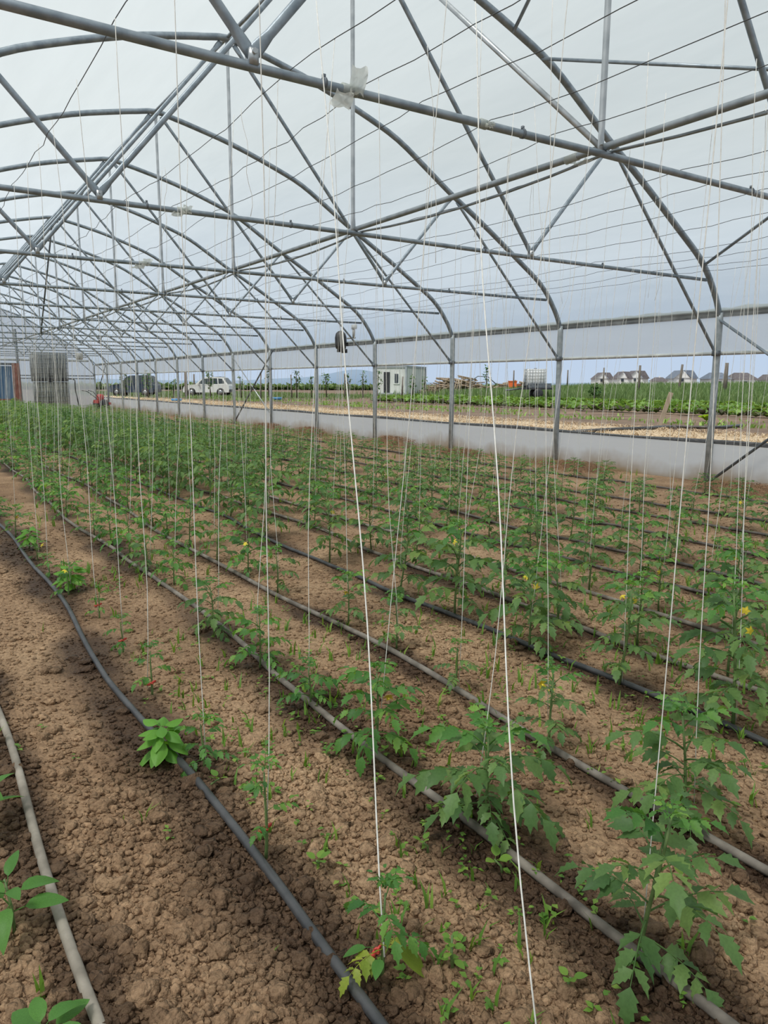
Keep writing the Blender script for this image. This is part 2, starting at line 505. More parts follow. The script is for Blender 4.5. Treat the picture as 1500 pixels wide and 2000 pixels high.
# loose clods of soil
def ico(sub=1):
    t = (1 + 5 ** 0.5) / 2
    v = [(-1, t, 0), (1, t, 0), (-1, -t, 0), (1, -t, 0), (0, -1, t), (0, 1, t), (0, -1, -t), (0, 1, -t), (t, 0, -1), (t, 0, 1), (-t, 0, -1), (-t, 0, 1)]
    f = [(0, 11, 5), (0, 5, 1), (0, 1, 7), (0, 7, 10), (0, 10, 11), (1, 5, 9), (5, 11, 4), (11, 10, 2), (10, 7, 6), (7, 1, 8), (3, 9, 4), (3, 4, 2), (3, 2, 6), (3, 6, 8), (3, 8, 9), (4, 9, 5), (2, 4, 11), (6, 2, 10), (8, 6, 7), (9, 8, 1)]
    v = [Vector(p).normalized() for p in v]
    for _ in range(sub - 1):
        cache, nf = {}, []
        def midp(a, b):
            k = (min(a, b), max(a, b))
            if k not in cache:
                v.append(((v[a] + v[b]) / 2).normalized()); cache[k] = len(v) - 1
            return cache[k]
        for a, b, c in f:
            d, e_, g = midp(a, b), midp(b, c), midp(c, a)
            nf += [(a, d, g), (b, e_, d), (c, g, e_), (d, e_, g)]
        f = nf
    return np.array([tuple(p) for p in v]), np.array(f)

def clods(n, sub, smin, smax, rmin, rmax, power):
    iv, jf = ico(sub)
    az = nrg.uniform(math.radians(-3), math.radians(66), n)      # bearing from +Y towards +X
    r = np.exp(nrg.uniform(math.log(rmin), math.log(rmax), n))
    x, y = r * np.sin(az), r * np.cos(az)
    keep = (x > -1.6) & (x < 8.0) & (y > 0.4)
    patch = np.clip(0.55 + 0.9 * fbm(x * 1.6, y * 1.6, 41, 2), 0.12, 1.0)
    keep &= nrg.uniform(0, 1, n) < (0.25 + 0.75 * patch) * np.clip((rmax - r) / (rmax * 0.45), 0, 1)
    x, y, r = x[keep], y[keep], r[keep]
    n = len(x)
    s = smin + (smax - smin) * nrg.uniform(0, 1, n) ** power
    s = np.maximum(s, 0.0017 * r)
    flat = np.clip(1.25 - 0.16 * r, 0.45, 1.0)
    z = floor_h(x, y) + s * 0.25 * flat
    sc = s[:, None] * nrg.uniform(0.65, 1.25, (n, 3)) * np.stack([np.ones(n), np.ones(n), 0.8 * flat], 1)
    P = iv[None] * sc[:, None, :] * (1 + 0.22 * nrg.normal(0, 1, (n, len(iv), 1)))
    an = nrg.uniform(0, 2 * PI, n); c, sn = np.cos(an)[:, None], np.sin(an)[:, None]
    P = np.stack([P[..., 0] * c - P[..., 1] * sn, P[..., 0] * sn + P[..., 1] * c, P[..., 2]], 2)
    P += np.stack([x, y, z], 1)[:, None, :]
    Ff = jf[None] + (np.arange(n) * len(iv))[:, None, None]
    w = np.repeat(wetness(x, y)[:, None], len(iv), 1)
    return P.reshape(-1, 3), Ff.reshape(-1, 3), w.ravel()
A1 = clods(90000, 1, 0.0028, 0.0125, 0.85, 9.0, 2.0)
A2 = clods(5200, 2, 0.009, 0.026, 0.85, 6.0, 2.6)
V = np.concatenate([A1[0], A2[0]]); Fq = np.concatenate([A1[1], A2[1] + len(A1[0])])
me = np_mesh('soil_clods', V, Fq)
a = me.attributes.new('wet', 'FLOAT', 'POINT'); a.data.foreach_set('value', np.concatenate([A1[2], A2[2]]).astype(np.float32))
tag(link('soil_clods', me, M['soil']), 'loose crumbly clods of brown soil strewn over the ground', 'soil', kind='stuff')

# ------------------------------------------------------------------ film covering
def film_sheet(name, outline, y0, y1, step, m, bulge=0.0, label=None):
    ys = np.arange(y0, y1 + 1e-6, step)
    ys = np.linspace(y0, y1, max(2, int(round((y1 - y0) / step)) + 1))
    pts = np.array(outline)
    d = np.gradient(pts, axis=0); nrm = np.stack([d[:, 1], -d[:, 0]], 1)
    nrm /= np.linalg.norm(nrm, axis=1)[:, None]
    s = np.linspace(0, 1, len(pts)); env = np.sin(PI * s) ** 0.3
    V = []
    for y in ys:
        ph = ((y - Y0) / SP) % 1.0
        b = bulge * math.sin(PI * ph) * env
        wob = 0.006 * np.sin(y * 5.1 + s * 31)
        q = pts - nrm * ((b + wob * (bulge > 0))[:, None])
        V += [(q[i, 0], y, q[i, 1]) for i in range(len(pts))]
    n, k = len(ys), len(pts)
    ii = (np.arange(n - 1)[:, None] * k + np.arange(k - 1)[None, :]).ravel()
    o = link(name, np_mesh(name, V, np.stack([ii, ii + 1, ii + k + 1, ii + k], 1)), m)
    return tag(o, label, kind='structure')

def smooth_profile(off):
    P = [(-x, z) for x, z in PROFILE[::-1]] + PROFILE[1:]
    P = np.array(P)
    t = np.linspace(0, len(P) - 1, 4 * len(P))
    Q = np.stack([np.interp(t, np.arange(len(P)), P[:, 0]), np.interp(t, np.arange(len(P)), P[:, 1])], 1)
    d = np.gradient(Q, axis=0); nn = np.stack([-d[:, 1], d[:, 0]], 1); nn /= np.linalg.norm(nn, axis=1)[:, None]
    return Q + nn * off
roof = smooth_profile(0.045)
roof[:, 0] += XC
film_sheet('ceiling', roof, YN, YF, SP / 6, M['film'], 0.028, 'milky white polythene film stretched over the curved roof hoops')
for s, side in ((1, 'right'), (-1, 'left')):
    xo = XC + s * (HALF + 0.052)
    ol = [(xo, RAIL_Z - 0.02), (xo + s * 0.012, 1.83), (xo + s * 0.014, 1.68), (xo, ROLL_Z)]
    film_sheet('wall_%s_curtain' % side, ol, YN, YF, SP / 4, M['curtain'], 0, 'grey white film curtain rolled up along the %s wall' % side)
    ol = [(xo, SKIRT_Z), (xo + s * 0.01, 0.33), (xo + s * 0.008, 0.15), (xo, -0.05)]
    film_sheet('wall_%s' % side, ol, YN, YF, SP / 4, M['skirt'], 0, 'low film skirt splashed with brown mud along the %s wall' % side)

def end_wall(name, y, label, s):
    mb = MB()
    out = [(p[0], p[1]) for p in roof]
    out = out + [(XC + HALF + 0.03, -0.05), (XC - HALF - 0.03, -0.05)]
    n = len(out)
    mb.add([(x, y, z) for x, z in out] + [(XC, y, 1.5)], [(i, (i + 1) % n, n) for i in range(n)])
    tag(mb.build(name, M['endfilm'], smooth=False), label, kind='structure')
end_wall('wall_far', YF + 0.05, 'white film end wall at the far end of the greenhouse', 1)
end_wall('wall_near', YN - 0.05, 'white film end wall behind the camera', -1)

# ------------------------------------------------------------------ steel trusses
def squash(p, q, r, flat=0.07, ref=(0, 1, 0)):
    """pipe with hammered-flat ends (thin across ref)"""
    p, q = Vector(p), Vector(q)
    L = (q - p).length
    u = (q - p) / L
    ts = [0, flat * 0.55, flat, flat + 0.05, L - flat - 0.05, L - flat, L - flat * 0.55, L]
    rs = [(r * 0.3, r * 1.35), (r * 0.3, r * 1.4), (r * 0.45, r * 1.35), (r, r), (r, r), (r * 0.45, r * 1.35), (r * 0.3, r * 1.4), (r * 0.3, r * 1.35)]
    mb = MB()
    mb.tube([p + u * t for t in ts], rs, 10, ref=ref)
    return mb

def make_truss():
    t = empty('roof_truss', (XC, 0, 0))
    pts = [(-x, 0, z) for x, z in PROFILE[::-1]] + [(x, 0, z) for x, z in PROFILE[1:]]
    dense = []
    for i in range(len(pts) - 1):
        a, b = Vector(pts[i]), Vector(pts[i + 1]); p0 = Vector(pts[max(i - 1, 0)]); p3 = Vector(pts[min(i + 2, len(pts) - 1)])
        for j in range(3):
            u = j / 3.0
            dense.append(0.5 * ((2 * a) + (b - p0) * u + (2 * p0 - 5 * a + 4 * b - p3) * u * u + (3 * a - p0 - 3 * b + p3) * u ** 3) if 0 < i < len(pts) - 2 else a.lerp(b, u))
    dense.append(Vector(pts[-1]))
    MB().tube(dense, 0.033, 10, ref=(0, 1, 0)).build('hoop', M['steel'], t)
    for s in (-1, 1):
        p = MB().tube([(s * 4.945, 0, -0.12), (s * 4.945, 0, 1.0), (s * 4.942, 0, 1.90), (s * 4.932, 0, 1.99)], 0.040, 12).build('post', M['steel_post'], t)
        MB().tube([(s * 4.925, 0, 1.50), (s * 4.925, 0, 1.56)], 0.048, 12).build('collar', M['steel_dark'], p)
    b = MB().tube([(-4.63, 0, BEAM_Z), (-2.0, 0, BEAM_Z - 0.006), (0, 0, BEAM_Z), (2.0, 0, BEAM_Z - 0.006), (4.63, 0, BEAM_Z)], 0.0185, 10).build('cross_beam', M['steel'], t)
    for x in (-1.62, -0.55, 1.35, 2.9, -3.2):
        c = MB().tube([(x, 0, BEAM_Z), (x + 0.012, 0, BEAM_Z)], 0.023, 10)
        c.box((x + 0.006, 0, BEAM_Z + 0.026), (0.012, 0.012, 0.016))
        c.build('pipe_clamp', M['steel_dark'], b)
    squash((0, 0, APEX_Z - 0.02), (0, 0, BEAM_Z), 0.0165).build('king_post', M['steel_bright'], t)
    for s in (-1, 1):
        v = (s * 1.92, 0.0, BEAM_Z + 0.035)
        for end in ((s * 0.07, 0, APEX_Z - 0.05), (s * 2.93, 0, prof_z(2.93) - 0.02)):
            squash(v, end, 0.0195, 0.06).build('strut', M['steel'], t)
        g = MB().box((s * 1.92, 0, BEAM_Z + 0.024), (0.035, 0.05, 0.055))
        g.tube([(s * 1.92, -0.034, BEAM_Z + 0.04), (s * 1.92, 0.034, BEAM_Z + 0.04)], 0.011, 6)
        g.build('bolted_bracket', M['steel_bright'], t)
        squash((s * 3.0, 0.0, prof_z(3.0) - 0.03), (s * 4.90, 0.0, 1.545), 0.0175, 0.06).build('knee_brace', M['steel'], t)
    return t

ORD = ['first', 'second', 'third', 'fourth', 'fifth', 'sixth', 'seventh', 'eighth', 'ninth', 'tenth', 'eleventh', 'twelfth', 'thirteenth', 'fourteenth', 'fifteenth', 'sixteenth', 'seventeenth', 'eighteenth', 'nineteenth', 'twentieth']
ORD += ['twenty-' + q for q in ORD[:9]] + ['thirtieth'] + ['thirty-' + q for q in ORD[:9]] + ['fortieth'] + ['forty-' + q for q in ORD[:9]]
truss0 = make_truss()
first = True
for k in range(-1, K_FAR + 1):
    t = truss0 if first else copy_tree(truss0)
    first = False
    t.location = (XC, hoop_y(k), 0)
    if k == -1: lb = 'galvanised steel hoop truss overhead, behind the first cross beam in view'
    elif k == 0: lb = 'nearest galvanised steel hoop truss, with torn plastic on its cross beam'
    elif k == K_FAR: lb = 'galvanised steel hoop truss standing against the white end wall'
    else: lb = 'galvanised steel hoop truss, %s along the greenhouse counted from the camera' % ORD[k]
    tag(t, lb, 'truss', 'steel hoop trusses of the greenhouse')

def pipe(name, p, q, r, m, label, cat='pipe', group=None, sag=0.0, n=10, segs=2):
    P, Q = Vector(p), Vector(q)
    pts = []
    for i in range(segs + 1):
        u = i / segs
        v = P.lerp(Q, u); v.z -= sag * 4 * u * (1 - u)
        pts.append(v - P)
    o = MB().tube(pts, r, n).build(name, m)
    o.location = P
    return tag(o, label, cat, group)

pipe('ridge_pipe', (XC, YN, APEX_Z + 0.005), (XC, YF, APEX_Z + 0.005), 0.018, M['steel_mid'], 'long galvanised ridge pipe joining the peaks of all hoops', segs=8)
pipe('tie_pipe', (XC + 0.03, YN, BEAM_Z + 0.035), (XC + 0.03, YF, BEAM_Z + 0.035), 0.019, M['steel_mid'], 'long pale tie pipe lying along the middles of the cross beams', segs=8)
cab = MB()
pts = []
for k in range(K_NEAR, K_FAR):
    for j in range(6):
        u = j / 6
        pts.append((XC + 0.075, hoop_y(k + u), BEAM_Z + 0.02 - 0.05 * 4 * u * (1 - u)))
tag(cab.tube(pts, 0.0085, 6).build('sagging_cable', M['steel_mid']), 'thin pale cable sagging beside the middle tie pipe', 'cable')
pipe('end_bay_brace', (XC, hoop_y(0), BEAM_Z + 0.03), (XC, hoop_y(1), APEX_Z - 0.04), 0.0165, M['steel_bright'], 'shiny slanting brace from first cross beam up to the next hoop peak', 'brace')
BR = 'grey braces of the nearest bay'
dxs = [(1.97, 3.13, 'grey brace between two hoops high above the nearest visible wall post', 0), (4.55, 3.4, 'grey brace rising from the bend of the second hoop', 0), (1.62, 0.38, 'grey brace climbing from the second hoop towards the first peak', 0)]
for a_, b_, lb, _ in dxs:
    pipe('roof_brace', (XC + a_, hoop_y(1), prof_z(a_) - 0.02), (XC + b_, hoop_y(0), prof_z(b_) - 0.02), 0.0155, M['steel'], lb, 'brace', BR)
    if a_ > 1.9: pipe('roof_brace', (XC - a_, hoop_y(1), prof_z(a_) - 0.02), (XC - b_, hoop_y(0), prof_z(b_) - 0.02), 0.0155, M['steel'], 'grey roof brace out of view overhead, %s from the ridge' % ('higher' if a_ < 3 else 'lower'), 'brace', BR)
pipe('wall_brace', (WALL - 0.05, hoop_y(1) - 0.05, 0.02), (WALL - 0.05, hoop_y(0), 2.0), 0.0165, M['steel_dark'], 'dark wall brace rising from the foot of the nearest visible wall post', 'brace', BR)
pipe('wall_brace', (WALL - 0.03, hoop_y(1), 1.92), (WALL - 0.03, hoop_y(0), 0.27), 0.0165, M['steel'], 'grey wall brace falling from the top of the nearest visible wall post', 'brace', BR)
pipe('wall_brace', (WALL - 0.05, hoop_y(7) - 0.05, 0.05), (WALL - 0.05, hoop_y(6) - 0.3, 2.0), 0.02, M['steel_dark'], 'dark leaning wall brace in front of the white car', 'brace')
pipe('wall_brace', (WALL - 0.03, hoop_y(7), 1.9), (WALL - 0.03, hoop_y(6), 0.4), 0.014, M['steel_bright'], 'pale wall brace crossing the dark one by the white car', 'brace')
pipe('wall_brace', (WALL - 0.05, hoop_y(14) - 0.1, 0.3), (WALL - 0.05, hoop_y(13), 1.95), 0.02, M['steel_dark'], 'dark wall brace above the red machine by the end wall', 'brace')
pipe('ridge_brace', (XC, hoop_y(7), BEAM_Z), (XC, hoop_y(6), APEX_Z - 0.05), 0.018, M['steel_dark'], 'dark slanting brace under the ridge, midway down the greenhouse', 'brace')

for s, side in ((1, 'right'), (-1, 'left')):
    x = XC + s * (HALF + 0.048)
    mb = MB().box((x, (YN + YF) / 2, RAIL_Z), (0.035, YF - YN, 0.075))
    mb.box((x - s * 0.02, (YN + YF) / 2, RAIL_Z + 0.03), (0.02, YF - YN, 0.018))
    o = mb.build('clamping_rail', M['rail'], smooth=False)
    tag(o, 'dark metal rail gripping the roof film along the open wall' if s > 0 else 'dark metal rail gripping the film on the wall beside the camera', 'rail')
    # ruffled spare film squeezed out above the rail
    mb = MB(); pv = []
    ys = np.arange(max(YN, 2.0), YF, 0.09)
    for i, y in enumerate(ys):
        hgt = 0.012 + 0.022 * abs(math.sin(y * 7.3) * math.sin(y * 2.1 + 1)) + rng.uniform(0, 0.008)
        pv += [(x - s * 0.032, y, RAIL_Z + 0.025), (x - s * (0.034 + rng.uniform(0, .012)), y, RAIL_Z + 0.038 + hgt)]
    mb.add(pv, [(2 * i, 2 * i + 1, 2 * i + 3, 2 * i + 2) for i in range(len(ys) - 1)])
    mb.build('film_ruffle', M['rag'], o)
    pipe('curtain_roll', (x + s * 0.004, YN, ROLL_Z), (x + s * 0.004, YF, ROLL_Z), 0.021, M['roll'],
         'pale pipe rolled into the lower hem of the open wall curtain' if s > 0 else 'pale curtain hem pipe on the wall beside the camera', segs=20)
    pipe('skirt_cord', (x + s * 0.003, YN, SKIRT_Z), (x + s * 0.003, YF, SKIRT_Z), 0.009, M['wire'],
         'dark cord along the top edge of the mud splashed skirt' if s > 0 else 'dark cord on the skirt beside the camera', 'cord', n=6, segs=20)

# torn plastic scraps on the cross beams
def scrap(loc, w, h, seed, label, drop=True, rz=0.0):
    r = random.Random(seed)
    t = empty('plastic_scrap', loc, rz)
    def sheet(w0, h0, org, tilt):
        n, m_ = 7, 7
        vs = []
        for i in range(n):
            for j in range(m_):
                u, v = i / (n - 1) - .5, j / (m_ - 1)
                vs.append((org[0] + (u + tilt * v) * w0 * (1 + .15 * math.sin(v * 5 + seed)), org[1] + .012 * math.sin(u * 9 + seed) * math.cos(v * 7) + r.uniform(-.006, .006), org[2] + (v * h0) + r.uniform(-.006, .006)))
        return vs, [(i * m_ + j, i * m_ + j + 1, (i + 1) * m_ + j + 1, (i + 1) * m_ + j) for i in range(n - 1) for j in range(m_ - 1)]
    mb = MB(); mb.add(*sheet(w, h, (0.02, -.026, -.02), .25)); mb.build('upper_flap', M['rag'], t)
    if drop:
        mb = MB(); mb.add(*sheet(w * 1.25, -h * .62, (-.03, -.028, -.02), -.3)); mb.build('lower_flap', M['rag'], t)
    mb = MB().tube([(-w * .45, 0, 0), (w * .5, 0, -.003)], .0215, 10); mb.build('wrapped_band', M['rag'], t)
    return tag(t, label, 'plastic scrap', 'torn plastic tied to beams')
scrap((1.655, hoop_y(0), BEAM_Z), 0.075, 0.105, 3, 'torn white plastic wrapped around the nearest cross beam')
scrap((2.36, hoop_y(0), BEAM_Z), 0.045, 0.025, 5, 'small clear plastic wrap on nearest cross beam near its middle', False)
scrap((1.78, hoop_y(1), BEAM_Z), 0.07, 0.05, 8, 'small plastic scrap dangling under the second cross beam')
scrap((2.2, hoop_y(2), BEAM_Z), 0.09, 0.06, 9, 'pale plastic scrap on the third cross beam')
scrap((XC + 0.03, hoop_y(0) + 0.22, BEAM_Z + 0.035), 0.09, 0.035, 12, 'crumpled film caught on the middle tie pipe', True, PI / 2)

# ------------------------------------------------------------------ wires along the greenhouse
WIRES = [0.73, 1.40, 1.72, 2.02, 2.42, 2.80, 3.25, 3.83, 4.22, 4.62, 5.19, 5.95, 6.40, 6.86, 7.25]
WZ = BEAM_Z + 0.024
for i, wx in enumerate(WIRES):
    r = random.Random(100 + i)
    pts = []
    y = YN
    while y < YF:
        ph = ((y - Y0) / SP) % 1.0
        pts.append((wx + r.uniform(-.009, .009), y, WZ - 0.035 * 4 * ph * (1 - ph) + r.uniform(-.007, .007)))
        y += SP / 14
    pts.append((wx, YF, WZ))
    o = MB().tube(pts, 0.0019, 4).build('support_wire', M['wire'])
    tag(o, 'thin kinked support wire, %s counted from the pale hose side' % ORD[i], 'wire', 'crop support wires over the beams')

# ------------------------------------------------------------------ drip hoses
HM = ['hose_pale', 'hose_black', 'hose_dusty', 'hose_dusty', 'hose_black', 'hose_dusty', 'hose_dusty', 'hose_dark', 'hose_dark', 'hose_dark', 'hose_dark', 'hose_dark', 'hose_dark']
HW = ['pale dusty', 'glossy black', 'dusty grey', 'dusty grey', 'black', 'dusty grey', 'dusty grey'] + ['dark'] * 6
for r in range(13):
    ys = np.concatenate([np.arange(-0.5, 8, 0.08), np.arange(8, YF - 1.0, 0.3)])
    xs = hose_x(r, ys)
    zs = np.maximum.reduce([floor_h(xs + d, ys) for d in (-.01, 0, .01)])
    k = np.ones(5) / 5
    zs = np.convolve(np.pad(zs, 2, 'edge'), k, 'valid') + 0.012
    o = MB().tube(list(zip(xs, ys, zs)), 0.0118 if r < 7 else 0.0105, 8).build('drip_hose', M[HM[r]])
    tag(o, '%s drip hose, %s row counted from the bare soil corner' % (HW[r], ORD[r]), 'hose', 'drip hoses along the rows')

# ------------------------------------------------------------------ plants
def tr_pts(Mx, vs): return [Mx @ Vector(p) for p in vs]

def leaflet(mb, Mx, L, detail, r, wide=None, fold=0.28, droop=0.35):
    """one lobed leaflet along local +X; detail 2 = lobes, 1 = plain, 0 = two folded quads"""
    if wide is None: wide = (.29, .27, .305)[detail]
    if detail == 2:
        ts = [0, .12, .24, .34, .46, .56, .68, .78, .9, 1.0]
        ed = [0, .80, 1.0, .70, 1.0, .66, .97, .60, .58, 0]
    elif detail == 1:
        ts = [0, .2, .42, .6, .8, 1.0]; ed = [0, 1, .66, 1, .55, 0]
    else:
        ts = [0, .42, 1.0]; ed = [0, 1, 0]
    vs, fs = [], []
    for t, e_ in zip(ts, ed):
        env = math.sin(PI * min(1, t ** 0.72)) ** 0.85 if 0 < t < 1 else 0
        w = L * wide * env * e_ * r.uniform(.92, 1.08)
        z = -droop * L * t * t
        adv = .06 * L * (e_ > .7)
        vs += [(t * L, 0, z), (t * L + adv, w, z + abs(w) * fold), (t * L + adv, -w, z + abs(w) * fold)]
    for i in range(len(ts) - 1):
        a, b = 3 * i, 3 * i + 3
        fs += [(a, b, b + 1, a + 1), (a, a + 2, b + 2, b)]
    fs2 = []
    for f in fs:   # drop collapsed corners
        g = []
        for q in f:
            if not any((Vector(vs[q]) - Vector(vs[k])).length < 1e-7 for k in g): g.append(q)
        if len(g) > 2: fs2.append(tuple(g))
    mb.add(tr_pts(Mx, vs), fs2)

def comp_leaf(mb, Mx, L, detail, r, pairs=3, droop=0.55):
    """pinnate tomato leaf of length L along local +X"""
    def pt(t): return Vector((t * L * (1 - .12 * t * t), 0, L * (.30 * t - droop * t * t)))
    n = 6 if detail == 2 else 4
    mb_pts = [Mx @ pt(i / n * .86) for i in range(n + 1)]
    mb.tube(mb_pts, [L * (.014 - .009 * i / n) for i in range(n + 1)], 4 if detail == 2 else 3, caps=False)
    T = [.30, .50, .70][:pairs]
    for i, t in enumerate(T):
        for s in (-1, 1):
            tt = t + r.uniform(-.03, .03)
            p = pt(tt); d = (pt(tt + .05) - p).normalized()
            ang = math.radians(r.uniform(48, 70)) * s
            q = Matrix.Translation(p) @ Matrix.Rotation(ang, 4, 'Z') @ Matrix.Rotation(math.asin(max(-1, min(1, -d.z))) * .7 + r.uniform(-.1, .35), 4, 'Y') @ Matrix.Rotation(r.uniform(-.35, .35), 4, 'X')
            leaflet(mb, Mx @ q, L * (.30, .33, .28)[i] * r.uniform(.85, 1.15), detail, r)
            if detail == 2 and i < 2 and r.random() < .6:
                p2 = pt(tt + .1)
                q = Matrix.Translation(p2) @ Matrix.Rotation(ang * 1.1, 4, 'Z') @ Matrix.Rotation(r.uniform(0, .5), 4, 'Y')
                leaflet(mb, Mx @ q, L * .11, 1, r)
    p = pt(.86); d = (pt(.9) - p).normalized()
    q = Matrix.Translation(p) @ Matrix.Rotation(math.asin(max(-1, min(1, -d.z))), 4, 'Y') @ Matrix.Rotation(r.uniform(-.2, .2), 4, 'X')
    leaflet(mb, Mx @ q, L * .36, detail, r)

LEAF = []
for i in range(7):
    r = random.Random(300 + i)
    mb = MB(); comp_leaf(mb, Matrix.Identity(4), 1.0, 2, r, 3, r.uniform(.35, .75))
    me = mb.mesh('tomato_leaf_shape'); me.materials.append(M['leaf']); LEAF.append(me)
LEAF_Y = [m.copy() for m in LEAF[:3]]
for m in LEAF_Y: m.materials.clear(); m.materials.append(M['leaf_young'])
TIP = []
for i in range(3):
    r = random.Random(340 + i)
    mb = MB()
    for j in range(6):
        q = Matrix.Rotation(j * 1.1 + r.uniform(-.2, .2), 4, 'Z') @ Matrix.Rotation(-r.uniform(.5, 1.2), 4, 'Y')
        comp_leaf(mb, q, r.uniform(.6, 1.0), 1, r, 2, .5)
    me = mb.mesh('tomato_tip_shape'); me.materials.append(M['leaf_young']); TIP.append(me)

def layout(r, h, leafy=1.0, spread=1.0):
    lean = (r.uniform(-.10, .10) * h, r.uniform(-.10, .10) * h)
    stem = []
    for i in range(6):
        t = i / 5
        stem.append((lean[0] * t + .012 * h * math.sin(t * 5 + lean[0] * 99), lean[1] * t + .012 * h * math.cos(t * 4), h * .93 * t - .015))
    n = max(5, int((6.5 + h * 19) * leafy))
    lv = []
    az = r.uniform(0, 6.28)
    for i in range(n):
        t = .16 + .76 * (i + .3) / n
        p = Vector((lean[0] * t, lean[1] * t, h * .93 * t))
        size = (.085 + .24 * h) * (1.0 if t < .7 else 1.0 - (t - .7) * 1.6) * (.7 + 1.0 * t if t < .3 else 1) * spread * r.uniform(.8, 1.15)
        el = -.15 + .95 * t + r.uniform(-.2, .2)
        lv.append((p, az, el, size, r.randrange(7)))
        az += 2.4 + r.uniform(-.3, .3)
    return stem, lv, lean

def stem_mb(stem, h):
    r0 = .0035 + .006 * h
    return MB().tube(stem, [r0 * (1 - .55 * i / (len(stem) - 1)) for i in range(len(stem))], 6)

def flower_mesh():
    mb = MB()
    for k in range(5):
        a = k * 2 * PI / 5
        c, s = math.cos(a), math.sin(a)
        mb.add([(0, 0, 0), (.006 * c - .004 * s, .006 * s + .004 * c, .003), (.014 * c, .014 * s, -.003), (.006 * c + .004 * s, .006 * s - .004 * c, .003)], [(0, 1, 2, 3)])
    mb.tube([(0, 0, 0), (0, 0, -.007)], .0022, 5)
    me = mb.mesh('flower'); me.materials.append(M['flower']); return me
FLOWER = flower_mesh()

def near_plant(x, y, h, seed, label, group, leafy=1.0, spread=1.0, young=False, flowers=0, yellow=False):
    r = random.Random(seed)
    z = float(floor_h(np.array([x]), np.array([y]))[0])
    t = empty('tomato_plant', (x, y, z))
    stem, lv, lean = layout(r, h, leafy, spread)
    stem_mb(stem, h).build('stem', M['stem'], t)
    for i, (p, az, el, L, vi) in enumerate(lv):
        me = LEAF_Y[vi % 3] if (young or p.z > h * .72) else LEAF[vi]
        o = link('leaf', me, None, t)
        if yellow and i < 2:
            o.data = me.copy(); o.data.materials.clear(); o.data.materials.append(M['leaf_yellow']); o['label'] = 'yellowing lower leaf'
        o.matrix_local = Matrix.Translation(p) @ Matrix.Rotation(az, 4, 'Z') @ Matrix.Rotation(-el, 4, 'Y') @ Matrix.Diagonal((L, L, L, 1))
    o = link('growing_tip', TIP[seed % 3], None, t)
    s = .05 + .10 * h
    o.matrix_local = Matrix.Translation((lean[0], lean[1], h * .9)) @ Matrix.Rotation(seed, 4, 'Z') @ Matrix.Diagonal((s, s, s, 1))
    for k in range(flowers):
        o = link('flower', FLOWER, None, t)
        a = r.uniform(0, 6.28); q = .03 + .02 * r.random()
        o.matrix_local = Matrix.Translation((q * math.cos(a), q * math.sin(a), h * r.uniform(.6, .85))) @ Euler((r.uniform(.5, 1.6), 0, r.uniform(0, 6))).to_matrix().to_4x4() @ Matrix.Diagonal((1.3, 1.3, 1.3, 1))
    return tag(t, label, 'tomato plant', group)

# mid-distance plants: shared stem and foliage meshes
MIDH = 0.40
MID = []
for i in range(10):
    r = random.Random(500 + i)
    stem, lv, lean = layout(r, MIDH, 1.15, 1.12)
    mb = MB()
    for p, az, el, L, vi in lv:
        comp_leaf(mb, Matrix.Translation(p) @ Matrix.Rotation(az, 4, 'Z') @ Matrix.Rotation(-el, 4, 'Y'), L, 1, r, 3, r.uniform(.35, .75))
    for j in range(5):
        comp_leaf(mb, Matrix.Translation((lean[0], lean[1], MIDH * .88)) @ Matrix.Rotation(j * 1.3, 4, 'Z') @ Matrix.Rotation(-r.uniform(.5, 1.2), 4, 'Y'), .085, 1, r, 2, .5)
    fm = mb.mesh('foliage'); fm.materials.append(M['leaf'])
    fy = fm.copy(); fy.materials.clear(); fy.materials.append(M['leaf_young'])
    sm = stem_mb(stem, MIDH).mesh('stem'); sm.materials.append(M['stem'])
    MID.append((fm, fy, sm))
FAR = []
for i in range(5):
    r = random.Random(600 + i)
    stem, lv, lean = layout(r, MIDH, 1.0, 1.2)
    mb = MB()
    for p, az, el, L, vi in lv:
        comp_leaf(mb, Matrix.Translation(p) @ Matrix.Rotation(az, 4, 'Z') @ Matrix.Rotation(-el, 4, 'Y'), L, 0, r, 3, .5)
    mb.tube(stem, .003, 3, caps=False)
    tri = []
    for f in mb.f:
        for k in range(1, len(f) - 1): tri.append((f[0], f[k], f[k + 1]))
    FAR.append((np.array([tuple(p) for p in mb.v]), np.array(tri)))

def in_view(x, y, z=0.2, mx=160):
    d = Vector((x, y, z)) - EYE
    dep = d.dot(_F)
    if dep < .3: return False, dep
    u, v = 750 + FPX * d.dot(R2) / dep, 1000 - FPX * d.dot(U2) / dep
    return (-mx < u < 1500 + mx and v < 2000 + mx), dep

